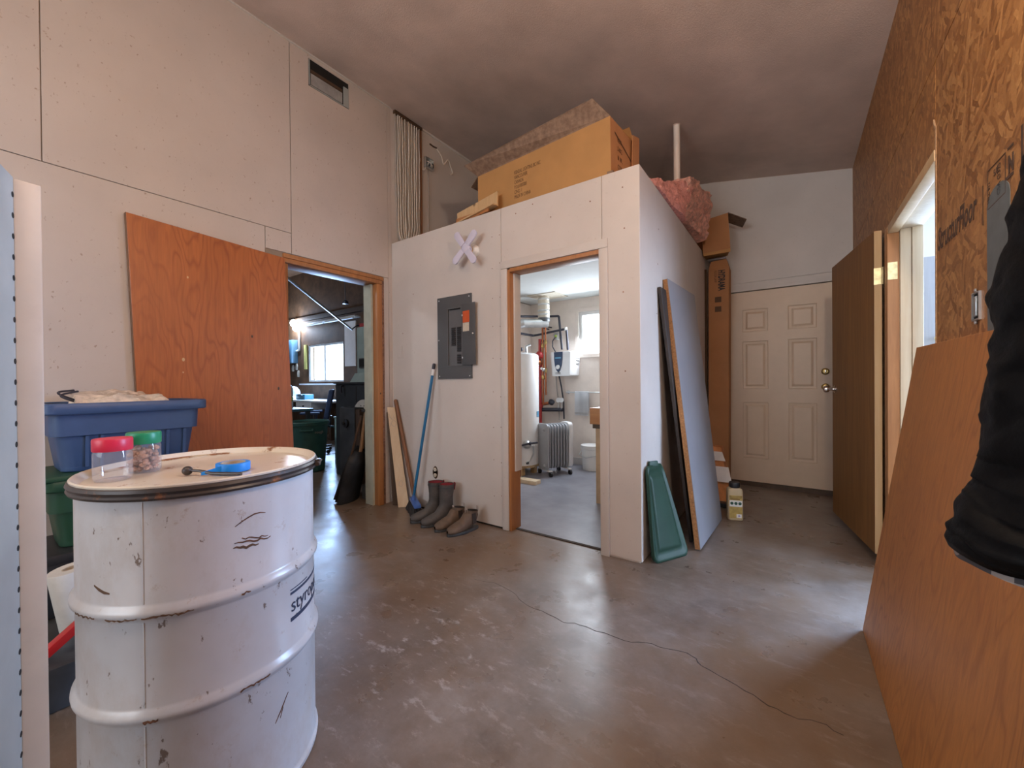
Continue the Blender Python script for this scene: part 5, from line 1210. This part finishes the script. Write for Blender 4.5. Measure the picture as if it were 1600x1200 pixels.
for k in (.02, .30):
    MB().obox(o_+ax_*k+V((0, 0, .068)), sx_*.13, ax_*.022, V((0, 0, .008))).bevel(.004).build('wheel_bar', 'enamel_white', t)
    for s_ in (-1, 1): MB().cyl(o_+ax_*(k-.012)+sx_*.125*s_+V((0, 0, .030)), o_+ax_*(k+.012)+sx_*.125*s_+V((0, 0, .030)), .030, n=18).build('wheel', 'black_plastic', t)
for z in (.56, .12): MB().sphere(o_-ax_*.014+sx_*.04+V((0, 0, z)), .022, (1, .5, 1)).build('boss', 'rad_grey', t)
# towel bar and towel
t = thing('towel_bar', 'steel towel bar on the utility back wall', 'towel bar', (.9, 2.43, .985))
MB().cyl((.60, 2.41, .988), (1.25, 2.41, .988), .009, n=12).build('bar', 'steel', t)
for x in (.605, 1.245): MB().lathe([(.024, 0), (.024, .008), (.012, .014), (.012, .07)], (x, 2.48, .988), 16, (0, -1, 0)).build('bracket', 'steel', t)
b = MB(); rings = []
for (dx, z) in ((.013, .68), (.013, .70), (.014, .99), (.010, 1.0), (0, 1.003), (-.010, 1.0), (-.014, .99), (-.013, .74)): rings.append([(.735+k*.0165, 2.41-dx-.006*math.sin(k*1.1)*(1 if dx > .005 else .3), z) for k in range(13)])
b.loft(rings, caps=False, closed=False)
bmesh.ops.solidify(b.bm, geom=b.bm.faces[:], thickness=.006)
tw = b.build('white_towel', 'towel'); tag(tw, 'white towel folded over the towel bar', 'towel')
for z in (.70, .715): MB().box(.74, .93, 2.3835, 2.386, z, z+.004).build('woven_stripe', 'cable_grey', tw)
# bucket, vanity
t = thing('white_bucket', 'white plastic bucket on the floor under the towel bar', 'bucket', (1.02, 2.30, 0))
MB().lathe([(.11, 0), (.115, .005), (.132, .27), (.138, .275), (.138, .30), (.132, .30), (.126, .27), (.108, .01)], (1.02, 2.30, 0), 30).build('pail', 'white_plastic', t); MB().lathe([(.14, .30), (.14, .318), (.12, .322), (0, .322)], (1.02, 2.30, 0), 30).build('lid', 'white_plastic', t)
MB().tube([(.885, 2.30, .25), (.89, 2.20, .20), (1.0, 2.155, .17), (1.12, 2.19, .20), (1.155, 2.30, .25)], .004, 6).build('wire_handle', 'steel', t)
t = thing('vanity_cabinet', 'tan cabinet with orange wood top at the right of the utility room', 'cabinet', (1.95, 1.2, 0))
MB().box(1.64, 2.25, 1.0, 1.55, 0, .70).bevel(.004).build('body', 'vanity_side', t); MB().box(1.60, 2.25, .96, 1.58, .74, .89).bevel(.004).build('top_apron', 'vanity', t); MB().box(1.62, 2.25, .98, 1.56, .70, .74).build('shade_band', 'dark_wood', t)  # dark band under the top stands in for the shade there

# ================================================================== WORKSHOP
t = thing('tall_cabinet', 'tall black metal cabinet inside the workshop doorway', 'cabinet', (-1.1, .6, 0))
MB().box(-1.54, -.62, .33, .90, 0, 1.13).bevel(.004, 1).build('body', 'black_metal', t); MB().box(-1.50, -1.10, .322, .33, .05, 1.10).bevel(.003, 1).build('door', 'black_metal', t); MB().box(-1.09, -.66, .322, .33, .05, 1.10).bevel(.003, 1).build('door', 'black_metal', t)
MB().box(-1.56, -.60, .31, .92, 1.13, 1.15).build('top', 'black_metal', t); MB().tube([(-1.36, .32, 1.11), (-1.36, .29, 1.10), (-1.35, .285, 1.05), (-1.345, .29, 1.02)], .012, 8).build('handle', 'dark_pipe', t)
t = thing('green_machine', 'pale green machine housing standing on the black cabinet', 'machine', (-.95, .6, 1.15))
MB().box(-1.22, -.66, .42, .80, 1.15, 1.82).bevel(.012).build('housing', 'machine_green', t); MB().hexa([(-1.28, .36, 1.15), (-.64, .36, 1.15), (-.64, .84, 1.15), (-1.28, .84, 1.15), (-1.23, .40, 1.26), (-.66, .40, 1.26), (-.66, .81, 1.26), (-1.23, .81, 1.26)]).build('skirt', 'machine_green', t)
MB().box(-1.16, -.86, .405, .42, 1.32, 1.44).bevel(.004).build('control_panel', 'panel_grey', t); MB().box(-1.14, -.90, .398, .405, 1.335, 1.425).build('vent_grille', 'hole', t)
ar = [(-.05, 0), (.05, 0), (.05, .02), (.025, .02)] + [(.030*math.cos(PI*k/8), .03+.035*math.sin(PI*k/8)) for k in range(9)] + [(-.03, .02), (-.05, .02)]
MB().prism(ar, (-1.02, .42, 1.47), (1, 0, 0), (0, 0, 1), (0, -.003, 0)).build('arch_emblem', 'ink_black', t)
MB().box(-1.16, -.90, .42, .78, 1.82, 1.86).build('top_plate', 'red_pipe', t)
t = thing('square_case', 'black square housing with a round hub against the black cabinet', 'machine', (-.95, .22, .45))
MB().box(-1.20, -.90, .17, .30, .0, .86).bevel(.015).build('housing', 'black_dusty', t); MB().lathe([(.05, 0), (.05, .02), (.02, .03), (.018, .05), (0, .05)], (-1.06, .17, .68), 18, (0, -1, 0)).build('hub', 'black_plastic', t)
MB().box(-.90, -.82, .18, .29, .0, .84).bevel(.01).build('side_cover', 'dark_wood', t)
t = thing('white_disc', 'off-white round disc standing behind the black square housing', 'disc', (-.93, .32, .5)); MB().lathe([(.0, 0), (.20, 0), (.212, .003), (.212, .012), (.20, .015), (.0, .015)], (-.915, .3085, .735), 44, (0, -1, 0)).build('disc', 'disc', t)
for dx in (-.03, .03): MB().cyl((-.93+dx, .2925, .875), (-.93+dx, .298, .875), .008, n=10).build('bolt_hole', 'hole', t)
# snow shovels
def shovel(name, label, base, topp, wdt, hgt, mat, grp):
    base, topp = V(base), V(topp); d_ = (topp-base).normalized(); n0 = V((-.9, -.45, 0)); n0 = (n0-d_*n0.dot(d_)).normalized(); s_ = d_.cross(n0).normalized()
    t = thing(name, label, 'shovel', base, grp)
    rings = []
    for f, k in ((0, 1.0), (.25, 1.0), (.55, .97), (.8, .85), (.93, .62), (1.0, .3)):
        rings.append([base+d_*hgt*f+s_*wdt*.5*k*math.cos(PI*q/10)+n0*(-.09*math.sin(PI*q/10)*(.5+.5*k)) for q in range(11)])
    b = MB(); b.loft(rings, caps=False, closed=False); bmesh.ops.solidify(b.bm, geom=b.bm.faces[:], thickness=.008); b.build('scoop', mat, t)
    MB().cyl(base+d_*hgt*.9-n0*.04, topp, .016, n=12).build('handle', 'handle_wood', t)
    MB().obox(topp, s_*.06, d_*.014, n0*.014).bevel(.005).build('grip', 'black_plastic', t)
    return t
shovel('snow_shovel', 'black snow shovel nearest the doorway, handle to the jamb', (-.415, -.240, .012), (-.19, -.170, .88), .34, .50, 'black_dusty', 'black snow shovels stacked by the jamb')
shovel('snow_shovel', 'black snow shovel nested behind the nearest one', (-.475, -.220, .012), (-.25, -.08, .90), .34, .52, 'black_plastic', 'black snow shovels stacked by the jamb')
shovel('snow_shovel', 'rearmost black snow shovel of the nested three', (-.535, -.200, .012), (-.32, -.02, .86), .34, .535, 'black_dusty', 'black snow shovels stacked by the jamb')
t = thing('ice_scraper', 'long-handled scraper with tan tip leaning at the workshop jamb', 'scraper', (-.35, -.24, 0))
MB().tube([(-.372, -.292, .10), (-.30, -.25, .48), (-.20, -.215, .83)], .011, 9).build('handle', 'dark_wood', t); MB().slab((-.415, -.34, .004), (-.365, -.305, .004), (-.35, -.275, .13), (-.385, -.30, .13), .012).bevel(.003).build('tip', 'tan_tip', t)
t = thing('wicker_basket', 'tan wicker basket inside the workshop by the jamb', 'basket', (-.38, .1, .27))
b = MB(); b.lathe([(.10, .27), (.115, .275)] + [(.115+.03*k/8+(.006 if k % 2 else 0), .28+.19*k/8) for k in range(9)] + [(.15, .475), (.13, .47), (.10, .29)], (-.36, .10, 0), 30).build('basket', 'wicker', t)
t = thing('black_crate', 'black crate under the wicker basket', 'crate', (-.4, .08, 0)); MB().box(-.50, -.20, .02, .24, 0, .255).bevel(.01).build('crate', 'black_plastic', t); MB().box(-.51, -.19, .01, .25, .235, .27).bevel(.006).build('rim', 'black_plastic', t)
tag(MB().box(-.335, -.20, -.13, -.08, 0, .14).bevel(.01).build('grey_block', 'panel_grey'), 'small dark grey block on the floor by the scraper', 'block')
# garbage can
t = thing('garbage_can', 'large green ribbed garbage can on the workshop floor', 'garbage can', (-2.06, .24, 0))
cB = V((-2.06, .24, 0)); b = MB(); rings = []
for r, z in ((.19, 0), (.20, .01), (.245, .60), (.262, .605), (.265, .64), (.255, .65), (.235, .63), (.19, .03)):
    rings.append([cB+V((math.cos(2*PI*k/64), math.sin(2*PI*k/64), 0))*(r*(1+(.018 if (k % 4 < 2 and .005 < z < .6 and r > .19) else 0)))+V((0, 0, z)) for k in range(64)])
b.loft(rings).build('can_body', 'bin_green', t, angle=.5)
for a in (-100, 80, -30): aa = math.radians(a); c = cB+V((math.cos(aa), math.sin(aa), 0))*.27; s_ = V((-math.sin(aa), math.cos(aa), 0)); MB().tube([c-s_*.07+V((0, 0, .56)), c-s_*.07+V((math.cos(aa)*.04, math.sin(aa)*.04, .55)), c+s_*.07+V((math.cos(aa)*.04, math.sin(aa)*.04, .55)), c+s_*.07+V((0, 0, .56))], .012, 8).build('handle', 'bin_green', t)
aa = math.radians(-8)
def canw(p): an = aa+p.x/.245; r = .2525*(.86+.14*(p.y+.48)/.6)+.004; return cB+V((math.cos(an)*(.247+p.z), math.sin(an)*(.247+p.z), .50+p.y))
text('moulded_print', 'rough', .05, (0, 0, 0), (1, 0, 0), (0, 0, 1), 'cable_grey', t, warp=canw)
# office chair
t = thing('office_chair', 'blue office chair turned sideways before the workbench', 'chair', (-3.35, .9, 0))
def cm(p): return V((-3.30, .98, 0))+Matrix.Rotation(math.radians(236), 3, 'Z') @ V(p)
def cbx(c, a, b_, cc, nm, mat, bv=.03): R3 = Matrix.Rotation(math.radians(236), 3, 'Z'); MB().obox(cm(c), R3 @ V(a), R3 @ V(b_), R3 @ V(cc)).bevel(bv).build(nm, mat, t)
cbx((0, 0, .47), (.24, 0, 0), (0, .24, 0), (0, 0, .04), 'seat', 'chair_blue'); cbx((-.24, 0, .78), (.035, 0, .0), (0, .20, 0), (-.05, 0, .26), 'backrest', 'chair_blue'); cbx((-.26, 0, .50), (.012, 0, 0), (0, .03, 0), (-.01, 0, .1), 'back_bar', 'black_plastic', .004)
for s_ in (-1, 1):
    cbx((.02, .27*s_, .665), (.14, 0, 0), (0, .03, 0), (0, 0, .015), 'armrest', 'chair_blue', .01); cbx((-.02, .265*s_, .56), (.02, 0, 0), (0, .012, 0), (0, 0, .095), 'arm_post', 'black_plastic', .003)
MB().cyl(cm((0, 0, .08)), cm((0, 0, .44)), .03, n=14).build('gas_column', 'black_plastic', t)
for k in range(5):
    a = 2*PI*k/5; MB().obox(cm((.15*math.cos(a), .15*math.sin(a), .085)), cm((.15*math.cos(a), .15*math.sin(a), 0))-cm((0, 0, 0)), V((-math.sin(a+2.06), math.cos(a+2.06), 0))*.02, V((0, 0, .014))).build('leg', 'black_plastic', t); MB().sphere(cm((.29*math.cos(a), .29*math.sin(a), .032)), .032).build('caster', 'black_plastic', t)
# resin chair
t = thing('resin_chair', 'pale green plastic chair half hidden behind the black cabinet', 'chair', (-2.0, 1.05, 0))
def rc(x, y, z): return V((-2.02, 1.0, 0))+Matrix.Rotation(.35, 3, 'Z') @ V((x, y, z))
R3 = Matrix.Rotation(.35, 3, 'Z')
def rbx(c, a, b_, cc, nm, bv=.01): MB().obox(rc(*c), R3 @ V(a), R3 @ V(b_), R3 @ V(cc)).bevel(bv).build(nm, 'resin_green', t)
rbx((0, 0, .42), (.23, 0, 0), (0, .23, 0), (0, 0, .018), 'seat'); rbx((0, .24, .66), (.22, 0, 0), (0, .015, 0), (0, .04, .24), 'backrest')
for s_ in (-1, 1):
    rbx((.25*s_, .0, .655), (.028, 0, 0), (0, .24, 0), (0, 0, .013), 'armrest')
    for q in (-1, 1): rbx((.24*s_, .21*q, .32), (.022, 0, 0), (0, .022, 0), (.0, .0, .325), 'leg', .006)
# dark table with the white jug
t = thing('dark_table', 'dark table carrying the white jug in the workshop', 'table', (-3.3, .35, 0))
MB().box(-4.2, -2.62, .15, .62, .74, .775).bevel(.004).build('table_top', 'case_blue', t)
for x, y in ((-4.15, .2), (-2.68, .2), (-4.15, .57), (-2.68, .57)): MB().box(x-.025, x+.025, y-.025, y+.025, 0, .74).build('leg', 'black_metal', t)
t = thing('white_jug', 'white plastic jug with lime label on the dark table', 'jug', (-2.92, .36, .775))
MB().loft([rr2(.10, .07, .775, .02), rr2(.105, .075, .79, .02), rr2(.105, .075, 1.08, .02), rr2(.05, .05, 1.15, .03), rr2(.035, .035, 1.16, .03)]).build('jug_body', 'white_plastic', t, xf=Matrix.Translation((-2.92, .36, 0)))
MB().box(-3.02, -2.82, .2835, .285, .88, .95).build('lime_label', 'green_sticker', t); MB().box(-2.8155, -2.814, .30, .42, .88, .95).build('lime_label', 'green_sticker', t)
MB().cyl((-2.92, .36, 1.16), (-2.92, .36, 1.185), .03, n=16).build('cap', 'white_plastic', t)
# workbench at the back
t = thing('workbench', 'white-topped workbench under the workshop window', 'workbench', (-5.9, 2.15, 0))
MB().box(-7.4, -4.3, 1.85, 2.47, .745, .785).bevel(.004).build('bench_top', 'white_plastic', t)
for x in (-7.3, -5.9, -4.4): MB().box(x-.04, x+.04, 1.9, 1.98, 0, .745).build('leg', 'dark_wood', t)
MB().box(-7.3, -4.4, 2.40, 2.44, .0, .74).build('back_board', 'dark_osb', t)
dw_ = MB().box(-5.65, -5.02, 1.86, 2.35, .59, .74).bevel(.004).build('drawer', 'white_plastic', t); MB().sphere((-5.33, 1.855, .66), .02).build('drawer_knob', 'black_plastic', dw_)
tag(MB().sphere((-6.15, 2.05, .93), .17, (1, .8, .85)).jitter(.02, 6).build('cloth_bundle', 'grey_bag'), 'round grey cloth bundle on the white workbench', 'cloth')
t = thing('tool_case', 'teal tool case on the workbench right of the cloth bundle', 'case', (-5.65, 2.05, .785)); MB().box(-5.82, -5.45, 1.95, 2.15, .785, .90).bevel(.01).build('case', 'case_blue', t); MB().tube([(-5.72, 1.95, .87), (-5.70, 1.93, .90), (-5.57, 1.93, .90), (-5.55, 1.95, .87)], .01, 6).build('handle', 'black_plastic', t)
tag(MB().lathe([(.07, 0), (.07, .14), (.03, .17), (0, .17)], (-6.65, 2.05, .785), 16).build('white_tub', 'white_plastic'), 'small white tub at the left of the workbench', 'tub')
tag(MB().sphere((-5.98, 1.93, .82), .09, (1.3, .8, .5)).jitter(.015, 9).build('white_rag', 'towel'), 'white rag in front of the grey cloth bundle', 'rag')
# things on the workshop back wall
t = thing('blue_box', 'blue-grey electrical box on the workshop back wall', 'electrical box', (-7.0, 2.4, 1.65))
MB().box(-7.35, -6.78, 2.33, 2.48, 1.64, 2.20).bevel(.006).build('box', 'box_blue', t); MB().box(-7.33, -6.80, 2.322, 2.33, 1.66, 2.18).bevel(.003).build('door', 'box_blue', t)
tag(MB().tube([(-6.64, 2.45, 2.46), (-6.64, 2.45, 2.0), (-6.66, 2.45, 1.95), (-6.78, 2.45, 1.93)], .022, 8).build('conduit', 'white_plastic'), 'white bent conduit between the lit lamp and the blue box', 'conduit')
tag(MB().box(-6.42, -6.33, 2.44, 2.48, 1.48, 2.06).bevel(.004).build('yellow_level', 'yellow_level'), 'pale yellow level hanging left of the workshop window', 'level')
for i, (x, z, lb_) in enumerate(((-6.98, 1.52, 'pale glove hanging on the workshop wall, leftmost'), (-6.80, 1.55, 'pale glove hanging on the workshop wall, middle'), (-6.72, 1.38, 'pale glove hanging lowest on the workshop wall'))):
    tag(MB().prism([(-.04, 0), (.04, 0), (.055, .1), (.03, .16), (-.03, .15), (-.05, .08)], (x, 2.465, z-.08), (1, 0, 0), (0, 0, 1), (0, -.02, 0)).bevel(.008).build('work_glove', 'paper'), lb_, 'glove', 'gloves hung on the workshop wall')
t = thing('led_lamp', 'lit white LED lamp on the workshop back wall', 'lamp', (-6.7, 2.4, 2.5)); MB().lathe([(.05, 0), (.05, .03)], (-6.70, 2.48, 2.52), 18, (0, -1, 0)).build('base', 'white_plastic', t)
MB().sphere((-6.74, 2.36, 2.60), .07, (1, 1, 1.3)).build('lit_bulb', 'led', t); MB().sphere((-6.60, 2.36, 2.46), .075, (1.3, 1, 1)).build('lit_bulb', 'led', t)
t = thing('tube_fixture', 'long white tube light fixture above the workshop window', 'light fixture', (-5.3, 2.35, 2.5)); MB().box(-6.5, -4.2, 2.34, 2.44, 2.50, 2.54).bevel(.006).build('housing', 'white_plastic', t); MB().cyl((-6.45, 2.34, 2.485), (-5.4, 2.34, 2.485), .018, n=10).cyl((-5.3, 2.34, 2.485), (-4.25, 2.34, 2.485), .018, n=10).build('tubes', 'white_plastic', t)
MB().box(-6.5, -4.2, 2.44, 2.48, 2.50, 2.53).build('bracket', 'white_plastic', t)
t = thing('white_pole', 'thin white pole running diagonally across the workshop', 'pole', (-2.05, -.02, 2.44)); MB().cyl((-1.90, -.12, 2.46), (-4.05, 2.19, 2.205), .019, n=12).build('pole', 'white_plastic', t)
MB().tube([(-1.92, -.10, 2.46), (-1.92, -.10, 3.8)], .006, 6).build('hanger_wire', 'cable_grey', t); MB().tube([(-4.03, 2.17, 2.21), (-4.05, 2.30, 2.30), (-4.05, 2.48, 2.34)], .012, 6).build('end_bracket', 'dark_pipe', t)
t = thing('hanging_cord', 'dark cord with a plug hanging in the workshop', 'cord', (-3.4, 1.6, 2.6)); MB().tube([(-3.35, 1.60, 3.8), (-3.36, 1.60, 3.2), (-3.33, 1.6, 2.62)], .007, 7).build('cord', 'dark_pipe', t); MB().lathe([(.0, 0), (.05, .01), (.05, .05), (.0, .09)], (-3.33, 1.6, 2.53), 14).build('plug', 'dark_pipe', t)
tag(MB().box(-9.4, -4.0, 2.42, 2.48, 2.62, 2.72).build('wall_rail', 'dark_wood'), 'dark timber rail along the workshop back wall', 'rail')
tag(MB().box(-4.75, -4.35, 2.46, 2.48, 1.5, 2.45).build('white_sheet', 'white_room'), 'pale sheet beside the workshop window', 'sheet')
